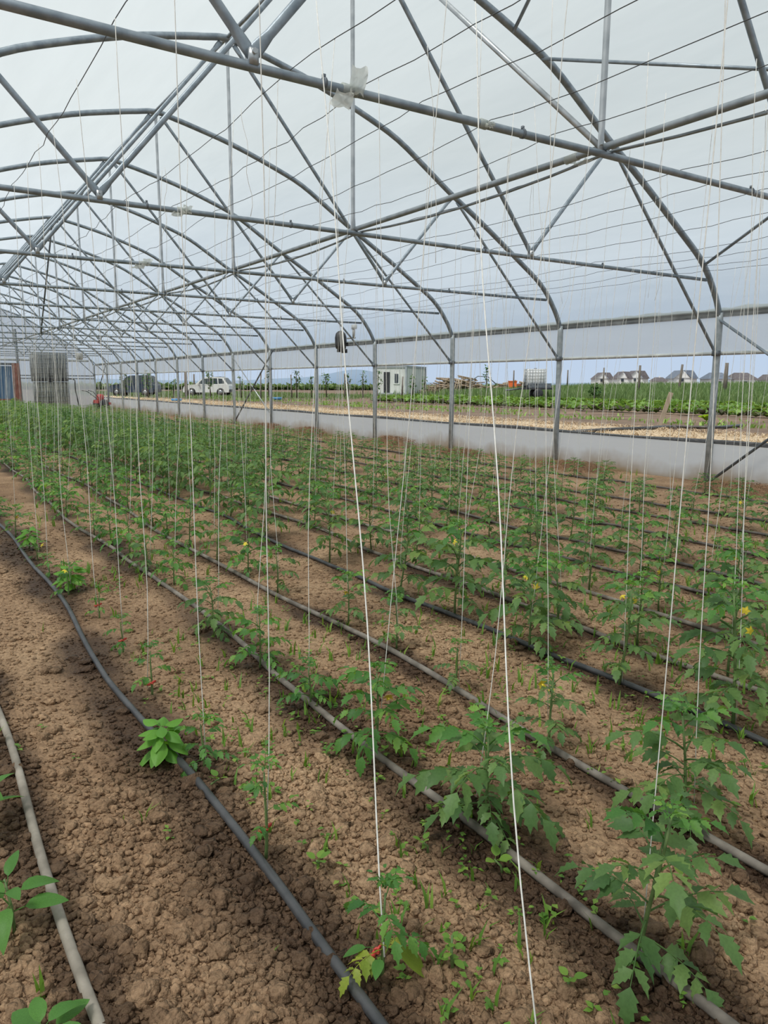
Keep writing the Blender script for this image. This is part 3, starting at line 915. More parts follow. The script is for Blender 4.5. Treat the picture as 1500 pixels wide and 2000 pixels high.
# (x, y, height, leafiness, spread, young, flowers)
NEAR = {
    1: [(.71, 1.084, .21, .62, .85, True, 0), (.665, 1.537, .27, .5, .60, True, 0), (.695, 2.057, .17, .8, .8, True, 0), (.72, 2.70, .20, .5, .7, True, 0), (.74, 3.20, .17, .4, .6, True, 0), (.76, 3.75, .16, .4, .6, True, 0)],
    2: [(1.177, .838, .37, 1.1, 1.05, False, 0), (1.204, 1.349, .30, 1.5, 1.25, False, 0), (1.17, 1.823, .32, 1.2, .95, True, 1), (1.165, 2.251, .18, 1.1, .9, True, 0), (1.17, 2.72, .26, 1.1, 1, True, 0), (1.16, 3.2, .28, 1.2, 1.05, False, 0)],
    3: [(1.69, 1.084, .33, 1.3, 1.15, False, 0), (1.664, 1.566, .28, 1.0, .85, False, 2), (1.684, 2.075, .21, .7, .7, False, 0), (1.743, 2.554, .25, .9, .8, False, 0), (1.74, 2.966, .27, 1, .9, False, 1), (1.70, 3.67, .27, .8, .8, False, 0)],
    4: [(2.324, 1.337, .53, 1.2, 1.0, False, 2), (2.277, 1.783, .44, 1.0, .9, False, 2), (2.26, 2.26, .42, 1.2, 1.1, False, 2), (2.253, 2.781, .52, 1.15, 1.05, False, 3), (2.24, 3.25, .46, 1.1, 1.1, False, 0)],
    5: [(2.74, 1.62, .40, 1.1, 1.0, False, 1), (2.72, 2.05, .36, 1.0, 1.0, False, 0), (2.58, 2.388, .38, 1.2, 1.05, False, 0), (2.68, 2.90, .40, 1.1, 1.05, False, 1)],
}
ROW_H = [.13, .17, .27, .28, .46, .42, .40, .36, .33, .31, .28, .24, .21]
cand = []
for r_ in range(1, 13):
    lst = NEAR.get(r_, [])
    for i, p in enumerate(lst): cand.append((r_, i) + p)
    y = (lst[-1][1] + .47) if lst else 0.9 + rng.uniform(0, .3)
    i = len(lst)
    while y < YF - 2.2:
        x = float(hose_x(r_, y)) + rng.uniform(.02, .06)
        ok, dep = in_view(x, y, .2)
        if ok and rng.random() > (.16 if r_ > 1 else .35):
            g = min(1, max(0, (y - 3.5) / 7.0))
            h = ROW_H[r_] * rng.uniform(.78, 1.18) * (1 + (.35 if r_ < 9 else .1) * g)
            if r_ == 1: h = (.17 + .12 * g) * rng.uniform(.7, 1.2)
            if h < .2 and r_ == 1 and y < 6: lf, sprd = .6, .8
            else: lf, sprd = rng.uniform(.9, 1.25), rng.uniform(.9, 1.15)
            cand.append((r_, i, x, y, h, lf, sprd, r_ < 4 and rng.random() < .5, 1 if rng.random() < .25 else 0))
            i += 1
        y += rng.uniform(.40, .52)
cand = [c + (in_view(c[2], c[3])[1],) for c in cand if in_view(c[2], c[3], .3)[0]]
cand.sort(key=lambda c: c[-1])
things, rest = cand[:300], cand[300:]
N_PARTS = 74
rank = {}
PLANTED = []
for n_, c in enumerate(things):
    r_, i, x, y, h, lf, sprd, yg, fl, dep = c
    k = rank.get(r_, 0); rank[r_] = k + 1
    row = ORD[r_]
    grp = 'tomato plants of the %s hose row' % row
    if k < 48: lb = '%s tomato plant, %s from the camera along the %s drip hose' % ('tall' if h > .4 else 'small' if h < .22 else 'leafy', ORD[k], row)
    else: lb = 'tomato plant beyond the twelfth along the %s drip hose' % row
    if n_ < N_PARTS:
        obj_ = near_plant(x, y, h, 1000 + n_, lb, grp, lf, sprd, yg, fl, yellow=(r_ == 1 and i == 0))
        if r_ == 1 and i == 0: FIRST_B = obj_
    else:
        z = float(floor_h(np.array([x]), np.array([y]))[0])
        t = empty('tomato_plant', (x, y, z), rng.uniform(0, 6.28))
        fm, fy, sm = MID[rng.randrange(10)]
        s = h / MIDH
        sw = s ** .6 * sprd
        t.scale = (sw, sw, s)
        link('foliage', fy if yg else fm, None, t)
        link('stem', sm, None, t)
        tag(t, lb, 'tomato plant', grp)
    PLANTED.append((r_, k, x, y, h, dep))
Vs, Fs, off = [], [], 0
for c in rest:
    r_, i, x, y, h, lf, sprd, yg, fl, dep = c
    v, f = FAR[rng.randrange(5)]
    a = rng.uniform(0, 6.28); s = h / MIDH; sw = s ** .6 * sprd * 1.08
    ca, sa = math.cos(a), math.sin(a)
    q = np.stack([(v[:, 0] * ca - v[:, 1] * sa) * sw + x, (v[:, 0] * sa + v[:, 1] * ca) * sw + y, v[:, 2] * s], 1)
    Vs.append(q); Fs.append(f + off); off += len(v)
me = np_mesh('distant_tomato_plants', np.concatenate(Vs), np.concatenate(Fs))
tag(link('distant_tomato_plants', me, M['leaf']), 'dense mass of tomato plants filling the far half of the greenhouse', 'tomato plants', kind='stuff')

# simple broad leaves: peppers, basil, seedlings
def broad_leaf(mb, Mx, L, wide=.27, cup=.2, droop=.3, petiole=.3):
    ts = [0, .12, .3, .5, .7, .87, 1.0]; vs, fs = [], []
    mb.tube(tr_pts(Mx, [(-petiole * L, 0, -petiole * L * .3), (0, 0, 0)]), L * .018, 4, caps=False)
    for t in ts:
        w = L * wide * (math.sin(PI * t ** .8) ** .8 if 0 < t < 1 else 0)
        z = L * (-droop * t * t + .1 * t)
        vs += [(t * L, 0, z), (t * L, w * .55, z + cup * w * .8), (t * L, w, z + cup * w), (t * L, -w * .55, z + cup * w * .8), (t * L, -w, z + cup * w)]
    for i in range(len(ts) - 1):
        a, b = 5 * i, 5 * i + 5
        if i == 0: fs += [(a, b, b + 1), (a, b + 1, b + 2), (a, b + 3, b), (a, b + 4, b + 3)]
        elif i == len(ts) - 2: fs += [(a, b, a + 1), (a + 1, b, a + 2), (a, a + 3, b), (a + 3, a + 4, b)]
        else: fs += [(a, b, b + 1, a + 1), (a + 1, b + 1, b + 2, a + 2), (a, a + 3, b + 3, b), (a + 3, a + 4, b + 4, b + 3)]
    mb.add(tr_pts(Mx, vs), fs)
def broad_mesh(name, m, **kw):
    mb = MB(); broad_leaf(mb, Matrix.Identity(4), 1.0, **kw)
    me = mb.mesh(name); me.materials.append(m); return me
PEP = [broad_mesh('pepper_leaf_shape', M['leaf_pepper'], wide=.24, cup=.25, droop=d) for d in (.25, .5, .7)]
BAS = [broad_mesh('basil_leaf_shape', M['leaf_basil'], wide=.36, cup=-.75, droop=d, petiole=.15) for d in (.5, .8, 1.0)]
SEED = [broad_mesh('seedling_leaf_shape', M['weed'], wide=.38, cup=.1, droop=.15, petiole=.5)]
def broad_plant(name, x, y, h, n, L, shapes, seed, label, cat, group=None, stem='stem', flat=False):
    r = random.Random(seed)
    z = float(floor_h(np.array([x]), np.array([y]))[0])
    t = empty(name, (x, y, z))
    stem_pts = [(0, 0, -.01), (.01 * r.uniform(-1, 1), .01 * r.uniform(-1, 1), h * .5), (.015 * r.uniform(-1, 1), .015 * r.uniform(-1, 1), h * .92)]
    MB().tube(stem_pts, [.004, .0032, .0022], 6).build('stem', M[stem], t)
    az = r.uniform(0, 6)
    for i in range(n):
        tt = (.35 + .6 * i / max(1, n - 1)) if not flat else .9
        o = link('leaf', shapes[r.randrange(len(shapes))], None, t)
        l_ = L * (1.05 - .55 * max(0, tt - .5)) * r.uniform(.85, 1.15)
        p = Vector(stem_pts[1]).lerp(Vector(stem_pts[2]), max(0, tt - .5) * 2) if tt > .5 else Vector(stem_pts[0]).lerp(Vector(stem_pts[1]), tt * 2)
        el = (-.1 + .9 * (tt - .35)) + r.uniform(-.15, .2)
        q = Matrix.Rotation(az, 4, 'Z') @ Matrix.Rotation(-el, 4, 'Y')
        o.matrix_local = Matrix.Translation(p + (q @ Vector((.3 * l_, 0, .09 * l_)))) @ q @ Matrix.Rotation(r.uniform(-.3, .3), 4, 'X') @ Matrix.Diagonal((l_, l_, l_, 1))
        az += 2.4 + r.uniform(-.3, .3)
    return tag(t, label, cat, group)
YL = broad_mesh('yellow_leaf_shape', M['leaf_yellow'], wide=.33, cup=.2, droop=.3, petiole=.45)
for a_, el_, L_, z_ in ((-.75, -.55, .078, .075), (-2.3, .1, .05, .055), (2.6, -.3, .05, .07)):
    o = link('leaf', YL if L_ > .06 else PEP[0], None, FIRST_B)
    o['label'] = 'large yellowing veined leaf' if L_ > .06 else 'plain oval lower leaf'
    q = Matrix.Rotation(a_, 4, 'Z') @ Matrix.Rotation(-el_, 4, 'Y')
    o.matrix_local = Matrix.Translation(Vector((0, 0, z_)) + q @ Vector((.03, 0, .01))) @ q @ Matrix.Diagonal((L_, L_, L_, 1))
GP = 'young pepper plants by the pale hose'
for i, (x, y, h, L) in enumerate([(.125, 1.245, .06, .075), (.115, 1.60, .14, .075), (.095, 2.05, .15, .085), (.09, 2.50, .14, .08), (.06, 3.0, .13, .08), (.08, 3.5, .13, .08)]):
    broad_plant('pepper_plant', x, y, h, 9, L, PEP, 40 + i, '%s young pepper plant from the camera beside the pale dusty hose' % ORD[i], 'pepper plant', GP)
broad_plant('basil_plant',   .61, 2.17, .115, 20, .062, BAS, 60, 'bright green basil plant with cupped leaves over the black hose', 'basil')
broad_plant('basil_plant', .735, 4.30, .15, 18, .066, BAS, 61, 'small basil plant beside the black hose, further from the camera', 'basil')
broad_plant('basil_plant', .70, 5.6, .16, 16, .066, BAS, 62, 'basil plant where the black hose meets the picture edge', 'basil')
SG = 'round leaved seedlings on bare soil'
for i, (x, y, L, lb) in enumerate([(.75, 1.44, .034, 'round leaved seedling right of the black hose by the red tie'), (1.135, 1.20, .036, 'round leaved seedling touching the third hose between two tomato plants'),
                                   (.68, 1.93, .034, 'round leaved seedling close to the black hose past the basil'), (1.0, .86, .030, 'round leaved seedling beside the loose white string near the frame bottom'),
                                   (1.46, .93, .030, 'round leaved seedling between third and fourth hoses'), (1.02, 1.35, .026, 'small seedling just before the bushy tomato plant')]):
    broad_plant('seedling', x, y, .035, 4, L, SEED, 70 + i, lb, 'seedling', SG, flat=True)
broad_plant('weed_plant', .84, 1.02, .075, 9, .022, SEED, 80, 'upright little weed standing alone in the bare soil', 'weed')

# red ties on the spindly plants of the black hose row
def tie(x, y, z, lb):
    mb = MB()
    mb.tube([(.006 * math.cos(a), .006 * math.sin(a), .003 * math.sin(2 * a)) for a in np.linspace(0, 2 * PI, 9)], .0028, 5)
    mb.box((.011, .003, .002), (.016, .004, .008), .4); mb.box((-.011, -.002, -.003), (.014, .004, .008), -.5)
    o = mb.build('plant_tie', M['red_tie']); o.location = (x, y, z)
    tag(o, lb, 'plant tie', 'red plastic plant ties')
for x, y, z, lb in [(.665, 1.537, .085, 'red tie on the second tomato plant of the black hose'), (.70, 1.09, .06, 'red tie low on the first tomato plant of the black hose'), (.72, 2.70, .05, 'red tie on the fourth plant of the black hose'),
                    (.74, 3.20, .06, 'red tie on the fifth plant of the black hose'), (.76, 3.75, .07, 'red tie on the sixth plant of the black hose')]:
    tie(x, y, z + float(floor_h(np.array([x]), np.array([y]))[0]), lb)

# ------------------------------------------------------------------ strings
def string_pts(bx, by, bz, tx, ty, tz, r, slack, n=12):
    pts = []
    ax, ay = r.uniform(-1, 1) * slack, r.uniform(-1, 1) * slack
    p1, p2 = r.uniform(0, 6), r.uniform(0, 6)
    for i in range(n + 1):
        u = i / n
        b = math.sin(PI * u)
        k = .35 * slack * math.sin(u * 13 + p1) * (1 - u * .6)
        pts.append((bx + (tx - bx) * u + ax * b + k, by + (ty - by) * u + ay * b + .3 * slack * math.sin(u * 11 + p2) * (1 - u * .6), bz + (tz - bz) * u))
    return pts
def wire_for(x):
    return min(WIRES, key=lambda w: abs(w - x))
def hang(x, y, h, r):
    wx = wire_for(x)
    tx = wx
    return string_pts(x + r.uniform(-.015, .015), y + r.uniform(-.02, .02), max(.02, h * r.uniform(.0, .45)), tx, y + r.uniform(-.12, .22), WZ, r, r.choice((.006, .01, .014, .025)))
for n_, (r_, k, x, y, h, dep) in enumerate(PLANTED):
    r = random.Random(2000 + n_)
    if r_ > 2 and r.random() < .06: continue
    if r_ == 1 and k == 0: continue
    row = ORD[r_]
    o = MB().tube(hang(x, y, h, r), .00135 if dep < 6 else .0016, 4 if dep < 5 else 3).build('hanging_string', M['string'])
    lb = 'white string hanging to the %s tomato plant along the %s drip hose' % (ORD[k], row) if k < 48 else 'white string hanging beyond the twelfth plant of the %s hose' % row
    tag(o, lb, 'string', 'white strings over the %s hose row' % row)
mb = MB()
for n_, c in enumerate(rest):
    r = random.Random(5000 + n_)
    if r.random() < .45: continue
    mb.tube(hang(c[2], c[3], c[4], r), .0022, 3, caps=False)
tag(mb.build('distant_strings', M['string']), 'countless white strings hanging over the far tomato plants', 'strings', kind='stuff')
# two loose thicker strings close to the camera
for bx, by, bz, tx, ty, sl, lb in [(.82, .76, .01, 1.66, 2.02, .022, 'long loose white string falling to the soil nearest the camera'), (.715, 1.07, .05, 1.238, 2.296, .018, 'loose white string tied to the first plant of the black hose')]:
    r = random.Random(int(bx * 1000))
    o = MB().tube(string_pts(bx, by, bz, tx, ty, WZ, r, sl, 20), .0018, 5).build('loose_string', M['string'])
    tag(o, lb, 'string')
# frayed ends dangling from the wires
for i, (x, y, L) in enumerate([(1.72, 2.35, .75), (2.42, 2.9, .5), (1.40, 3.3, .45), (2.02, 3.7, .7), (2.8, 3.1, .5), (3.25, 3.4, .6), (3.83, 3.6, .8), (4.22, 4.1, .6), (4.62, 4.6, .5), (5.19, 5.0, .6), (3.25, 2.5, .5), (3.83, 2.9, .7), (5.19, 4.0, .5), (1.40, 4.4, .4)]):
    r = random.Random(900 + i)
    pts = string_pts(x + r.uniform(-.04, .04), y + r.uniform(-.04, .04), WZ - L, x, y, WZ, r, .03, 10)
    o = MB().tube(pts, .0013, 4).build('string_end', M['string'])
    tag(o, 'short frayed string end dangling from the %s overhead wire%s' % (ORD[WIRES.index(x)], ', closer to the camera' if i in (4, 10, 11, 12, 2) else ''), 'string', 'string ends dangling from wires')

# ------------------------------------------------------------------ weeds
mb = MB()
def blade(x, y, z, L, az, r):
    w = L * .045 + .0007
    c, s = math.cos(az), math.sin(az)
    bend = r.uniform(.1, .7)
    pts = []
    for t in (0, .5, 1):
        q = bend * L * t * t
        pts.append((x + c * q, y + s * q, z + L * t * (1 - .35 * bend * t)))
    mb.add([(pts[0][0] - s * w, pts[0][1] + c * w, z), (pts[0][0] + s * w, pts[0][1] - c * w, z), (pts[1][0] + s * w, pts[1][1] - c * w, pts[1][2]), (pts[1][0] - s * w, pts[1][1] + c * w, pts[1][2]), pts[2]], [(0, 1, 2, 3), (3, 2, 4)])
cnt = 0
N = 9500
ang = nrg.uniform(math.radians(3), math.radians(64), N); rr = np.exp(nrg.uniform(math.log(1.1), math.log(18), N))
X, Y = rr * np.sin(ang), rr * np.cos(ang)
dens = np.clip(.35 + 1.2 * fbm(X * 1.3, Y * 1.3, 71, 3), 0, 1) * np.where(X < .72, .04, 1.0) * np.where(rr < 2.2, .32, np.where(rr < 3.2, .6, 1.0))
Zf = floor_h(X, Y)
for i in range(N):
    if X[i] > WALL - .05 or Y[i] > YF - 1 or nrg.random() > dens[i]: continue
    r = rng
    x, y, z = float(X[i]), float(Y[i]), float(Zf[i])
    if r.random() < .5:
        for j in range(r.randint(1, 4)): blade(x + r.uniform(-.008, .008), y + r.uniform(-.008, .008), z - .004, r.uniform(.02, .075) * (1 + .05 * rr[i]), r.uniform(0, 6.28), r)
    else:
        L = r.uniform(.010, .022) * (1 + .04 * rr[i])
        for j in range(r.randint(2, 5)):
            q = Matrix.Translation((x, y, z + r.uniform(.004, .03))) @ Matrix.Rotation(r.uniform(0, 6.28), 4, 'Z') @ Matrix.Rotation(-r.uniform(-.1, .6), 4, 'Y')
            leaflet(mb, q, L, 0, r, .34, .15, .2)
tag(mb.build('weeds', M['weed']), 'tiny grass blades and weeds sprouting across the soil', 'weeds', kind='stuff')

# ------------------------------------------------------------------ motor and straw by the open wall
def lathe(mb, prof, n=14, Mx=None):
    Mx = Mx or Matrix.Identity(4)
    vs, fs = [], []
    for r_, z in prof:
        for k in range(n):
            a = 2 * PI * k / n
            vs.append(Mx @ Vector((r_ * math.cos(a), r_ * math.sin(a), z)))
    for i in range(len(prof) - 1):
        for k in range(n):
            k2 = (k + 1) % n
            fs.append((i * n + k, i * n + k2, (i + 1) * n + k2, (i + 1) * n + k))
    fs.append(tuple(range(n - 1, -1, -1))); fs.append(tuple((len(prof) - 1) * n + k for k in range(n)))
    return mb.add(vs, fs)
M['black'] = mat('black_plastic', (0.018, 0.02, 0.023, 1), (0.05, 0.05, 0.055, 1), 10, 0.45)
M['grey_plastic'] = mat('grey_plastic', (0.35, 0.35, 0.33, 1), (0.45, 0.45, 0.43, 1), 10, 0.5)
t = empty('curtain_motor', (WALL - 0.12, 13.88, 1.87))
lathe(MB(), [(.05, 0), (.105, .02), (.12, .10), (.125, .24), (.105, .33), (.06, .375), (.02, .385)]).build('housing', M['black'], t)
MB().box((0.05, -0.06, -.03), (.09, .1, .08)).box((0, .07, -.02), (.07, .07, .06)).build('gearbox', M['black'], t)
MB().box((.03, -.38, .22), (.03, .30, .03)).box((.03, -.48, .32), (.03, .05, .2)).box((.03, -.5, .44), (.05, .14, .09)).build('bracket', M['grey_plastic'], t)
MB().tube([(0, 0, .38), (0.0, .03, .46), (0.02, .08, .5)], .008, 6).build('cable', M['wire'], t)
tag(t, 'black curtain winding motor hung on the film rail', 'motor')

def straw_clump(x, y, rx, ry, h, n, seed, label, m='straw_brown'):
    r = random.Random(seed)
    t = empty('straw_clump', (x, y, 0))
    nu, nv = 18, 7
    vs, fs = [], []
    for j in range(nv):
        q = j / (nv - 1)
        for i in range(nu):
            a = 2 * PI * i / nu
            k = (1 - q) * (1 + .18 * math.sin(3 * a + seed) + r.uniform(-.08, .08))
            vs.append((rx * k * math.cos(a), ry * k * math.sin(a), -.03 + h * math.sin(q * PI / 2) * (1 + r.uniform(-.12, .12))))
    for j in range(nv - 1):
        for i in range(nu):
            fs.append((j * nu + i, j * nu + (i + 1) % nu, (j + 1) * nu + (i + 1) % nu, (j + 1) * nu + i))
    MB().add(vs, fs).build('mound', M[m], t)
    mb = MB()
    for k in range(n):
        a, q = r.uniform(0, 6.28), math.sqrt(r.random())
        px, py = rx * q * math.cos(a) * 1.1, ry * q * math.sin(a) * 1.1
        pz = h * math.sqrt(max(0, 1 - q * q)) * .9
        L, d = r.uniform(.08, .22), r.uniform(0, 6.28)
        mb.tube([(px, py, pz), (px + L * .5 * math.cos(d), py + L * .5 * math.sin(d), pz + r.uniform(0, .04)), (px + L * math.cos(d), py + L * math.sin(d), max(.005, pz + r.uniform(-.06, .03)))], .0022, 3, caps=False)
    mb.build('stalks', M['straw' if m == 'straw' else 'straw_brown'], t)
    tag(t, label, 'straw clump', 'dead grass heaps along the wall')
for i, (x, y, rx, ry, h, lb) in enumerate([(7.78, 11.6, .25, .55, .20, 'brown dead grass heap between third and fourth wall posts in view'), (7.80, 7.15, .25, .55, .11, 'brown dead grass heap at the foot of the second wall post in view'),
        (7.72, 4.55, .3, .55, .09, 'brown straw heap by the skirt nearest the camera'), (7.78, 15.0, .25, .5, .20, 'brown dead grass heap at the foot of the fifth wall post in view'),
        (7.8, 17.3, .25, .45, .18, 'brown dead grass heap at the foot of the sixth wall post in view'), (7.82, 9.6, .2, .4, .09, 'low dead grass heap between second and third wall posts in view')]):
    straw_clump(x, y, rx, ry, h, 420, 20 + i, lb)

# ------------------------------------------------------------------ far end of the greenhouse
M['tank'] = mat('cloudy_white_plastic', (0.55, 0.57, 0.55, 1), (0.68, 0.70, 0.68, 1), 3, 0.45)
M['tank_grey'] = mat('grey_plastic_tank', (0.17, 0.19, 0.20, 1), (0.26, 0.28, 0.29, 1), 3, 0.5)
M['tank_algae'] = mat('dirty_tank_plastic', (0.12, 0.13, 0.11, 1), (0.34, 0.34, 0.28, 1), 2.2, 0.55)
M['cage'] = mat('tank_cage_steel', (0.16, 0.18, 0.19, 1), (0.28, 0.30, 0.31, 1), 20, 0.45, 0.5)
def ibc(loc, rz, body, label, s=1.0, group=None, water=None, wide=1.2):
    t = empty('water_tank', loc, rz)
    w, d, h = wide * s, 1.0 * s, 1.0 * s
    z0 = .14 * s
    def rbox(z1, z2, e):
        o = []
        for cx, cy, a0 in ((1, 1, 0), (-1, 1, 90), (-1, -1, 180), (1, -1, 270)):
            for k in range(4):
                a = math.radians(a0 + 30 * k)
                o.append(((w / 2 - e - .09 * s) * cx + .09 * s * math.cos(a), (d / 2 - e - .09 * s) * cy + .09 * s * math.sin(a)))
        return o
    o = rbox(0, 0, .03 * s)
    n = len(o)
    mb = MB(); vs = []
    for z, k in ((z0, .94), (z0 + .05 * s, 1), (z0 + h * .95, 1), (z0 + h, .93)):
        vs += [(x * k, y * k, z) for x, y in o]
    fs = [tuple(range(n - 1, -1, -1)), tuple(3 * n + i for i in range(n))] + [(j * n + i, j * n + (i + 1) % n, (j + 1) * n + (i + 1) % n, (j + 1) * n + i) for j in range(3) for i in range(n)]
    b = mb.add(vs, fs).build('bottle', body, t)
    lathe(MB(), [(.09 * s, z0 + h - .01), (.09 * s, z0 + h + .04 * s), (.07 * s, z0 + h + .045 * s)]).build('cap', M['black'], b)
    mb = MB(); rad = .011 * s
    for z in np.linspace(z0 + .02 * s, z0 + h * .98, 6):
        mb.tube([(-w / 2, -d / 2, z), (w / 2, -d / 2, z), (w / 2, d / 2, z), (-w / 2, d / 2, z), (-w / 2, -d / 2, z)], rad, 5)
    for x in np.linspace(-w / 2, w / 2, 8):
        for y in (-d / 2, d / 2): mb.tube([(x, y, z0 - .03), (x, y, z0 + h * .98)], rad, 5)
    for y in np.linspace(-d / 2, d / 2, 7)[1:-1]:
        for x in (-w / 2, w / 2): mb.tube([(x, y, z0 - .03), (x, y, z0 + h * .98)], rad, 5)
    mb.build('cage', M['cage'], t)
    p = MB()
    for y in (-d / 2 + .06, 0, d / 2 - .06): p.box((0, y, .05 * s), (w, .1 * s, .1 * s))
    p.box((0, 0, .115 * s), (w, d, .03 * s)).build('pallet', M['black'], t, smooth=False)
    MB().tube([(-w / 2 + .5 * w, -d / 2 - .01, z0 + .08), (-w / 2 + .5 * w, -d / 2 - .1, z0 + .08)], .04 * s, 8).build('valve', M['black'], t)
    return tag(t, label, 'water tank', group)
ibc((5.87, 35.9, 0.0), 0.0, M['tank_algae'], 'dirty lower water tank standing on the ground by the end wall', 1.04, 'stacked water tanks', wide=1.25)
ibc((5.85, 35.9, 1.20), 0.0, M['tank_grey'], 'grey upper water tank stacked on the dirty one', 1.06, 'stacked water tanks', wide=1.28)
pts = [(6.55, 35.6, 1.32), (6.75, 35.6, 1.32), (6.83, 35.6, 1.25), (6.83, 35.6, .8), (6.92, 35.6, .25), (6.95, 35.5, .02)]
tag(MB().tube(pts, .028, 8).build('outlet_pipe', M['hose_black']), 'black outlet pipe bending down beside the stacked tanks', 'pipe')
for z, lb in ((1.47, 'upper thin cross pipe on the end wall behind the tanks'), (1.34, 'lower thin cross pipe on the end wall behind the tanks')):
    pipe('end_wall_pipe', (4.85, YF - .02, z), (XC + 4.9, YF - .02, z), .022, M['steel_dark'], lb, 'pipe', 'cross pipes of the end wall')
pipe('end_wall_beam', (XC - 4.7, YF - .03, 2.16), (XC + 4.7, YF - .03, 2.16), .045, M['roll'], 'pale wide beam across the top of the end wall', 'beam')
pipe('door_post', (4.86, YF - .1, 0), (4.78, YF - .1, 3.5), .06, M['steel_dark'], 'tall dark upright pipe beside the blue door', 'post')
M['door_blue'] = mat('blue_translucent_door', (0.05, 0.13, 0.26, 1), (0.16, 0.28, 0.42, 1), 1.6, 0.4, stretch=(3, 1, .4))
M['rust'] = mat('red_brown_paint', (0.20, 0.05, 0.03, 1), (0.36, 0.12, 0.08, 1), 5, 0.7)
d = empty('door_1', (3.9, YF - .12, 0))
tag(d, 'blue door with red brown frame in the end wall', kind='structure')
MB().box((.06, 0, .98), (1.15, .03, 1.78)).build('door_panel', M['door_blue'], d, smooth=False)
mb = MB().box((.80, -.04, 1.0), (.30, .06, 2.0)); mb.build('door_jamb', M['rust'], d, smooth=False)
MB().box((-.62, -.04, 1.0), (.2, .06, 2.0)).build('door_jamb', M['rust'], d, smooth=False)
MB().box((.05, -.03, 1.96), (1.75, .07, .10)).build('door_head', M['steel_dark'], d, smooth=False)
MB().box((.3, -.3, .25), (.9, .25, .35)).build('door_sill_board', M['rust'], d, smooth=False)
M['red_paint'] = mat('red_machine_paint', (0.40, 0.03, 0.03, 1), (0.55, 0.06, 0.05, 1), 6, 0.4)
t = empty('rotary_tiller', (7.65, 34.6, 0), 0.4)
MB().box((0, 0, .34), (.5, .32, .14)).box((.25, 0, .25), (.25, .5, .1)).build('chassis', M['red_paint'], t, smooth=False)
lathe(MB(), [(.14, .4), (.16, .45), (.16, .6), (.1, .66)]).build('engine', M['red_paint'], t)
for s in (-1, 1):
    w = MB(); lathe(w, [(.05, -.05), (.2, -.05), (.22, -.03), (.22, .03), (.2, .05), (.05, .05)], 16, Matrix.Translation((0, s * .25, .22)) @ Matrix.Rotation(PI / 2, 4, 'X')); w.build('wheel', M['black'], t)
    MB().tube([(-.1, s * .08, .45), (-.5, s * .2, .78), (-.75, s * .24, .82)], .016, 6).build('handlebar', M['black'], t)
tag(t, 'small red rotary tiller parked in the corner by the end wall', 'tiller')
t = empty('hanging_basket', (6.3, 31.6, 2.05))
lathe(MB(), [(.10, 0), (.12, .02), (.13, .24), (.11, .26)]).build('shade', M['grey_plastic'], t)
MB().tube([(0, 0, .26), (0, 0, .30)], .006, 5).build('hook', M['wire'], t)
tag(t, 'small grey cylinder hanging under a far cross beam', 'lamp')

# ------------------------------------------------------------------ outside
M['field'] = mat('field_soil', (0.115, 0.075, 0.05, 1), (0.22, 0.15, 0.10, 1), .8, 0.95, 0, 0.5, 6)
M['grass'] = leaf_mat('field_grass', (0.105, 0.175, 0.065, 1), (0.165, 0.245, 0.09, 1), (0.25, 0.33, 0.13, 1), .3)
M['crop'] = leaf_mat('crop_leaf', (0.10, 0.20, 0.04, 1), (0.20, 0.34, 0.075, 1), (0.34, 0.48, 0.13, 1), .3)
M['crop_red'] = leaf_mat('dark_lettuce_leaf', (0.05, 0.045, 0.03, 1), (0.085, 0.085, 0.045, 1), (0.12, 0.17, 0.06, 1), .2)
M['mead'] = mat('meadow', (0.075, 0.14, 0.04, 1), (0.14, 0.21, 0.065, 1), 1.1, 0.95, 0, 0.4, 5)
def g_out(x, y):
    x = np.asarray(x, float); y = np.asarray(y, float)
    return np.clip((x - 20) / 22, 0, 1) * .30 * np.clip((62 - y) / 20, .0, 1) + np.clip((x - 45) / 60, 0, 1) * .4 * np.clip((70 - y) / 30, 0, 1)
xs = np.concatenate([np.arange(-60, 8, 4.0), np.arange(8.16, 60, .8), np.arange(60, 345, 8.0)])
ys = np.concatenate([np.arange(-60, -4, 4.0), np.arange(-4, 90, .8), np.arange(90, 240, 8.0)])
GX, GY = np.meshgrid(xs, ys)
GZ = g_out(GX, GY) + .05 * fbm(GX * .8, GY * .8, 5, 3) - .02
GZ = np.where((GX < WALL + .3) & (GX > -2.2) & (GY < YF + .5) & (GY > YN - .5), -.12, GZ)
nx, ny = len(xs), len(ys)
ii = (np.arange(ny - 1)[:, None] * nx + np.arange(nx - 1)[None, :]).ravel()
me = np_mesh('field_ground', np.stack([GX.ravel(), GY.ravel(), GZ.ravel()], 1), np.stack([ii, ii + 1, ii + nx + 1, ii + nx], 1))
tag(link('field_ground', me, M['field']), 'brown tilled field outside the greenhouse', kind='structure')

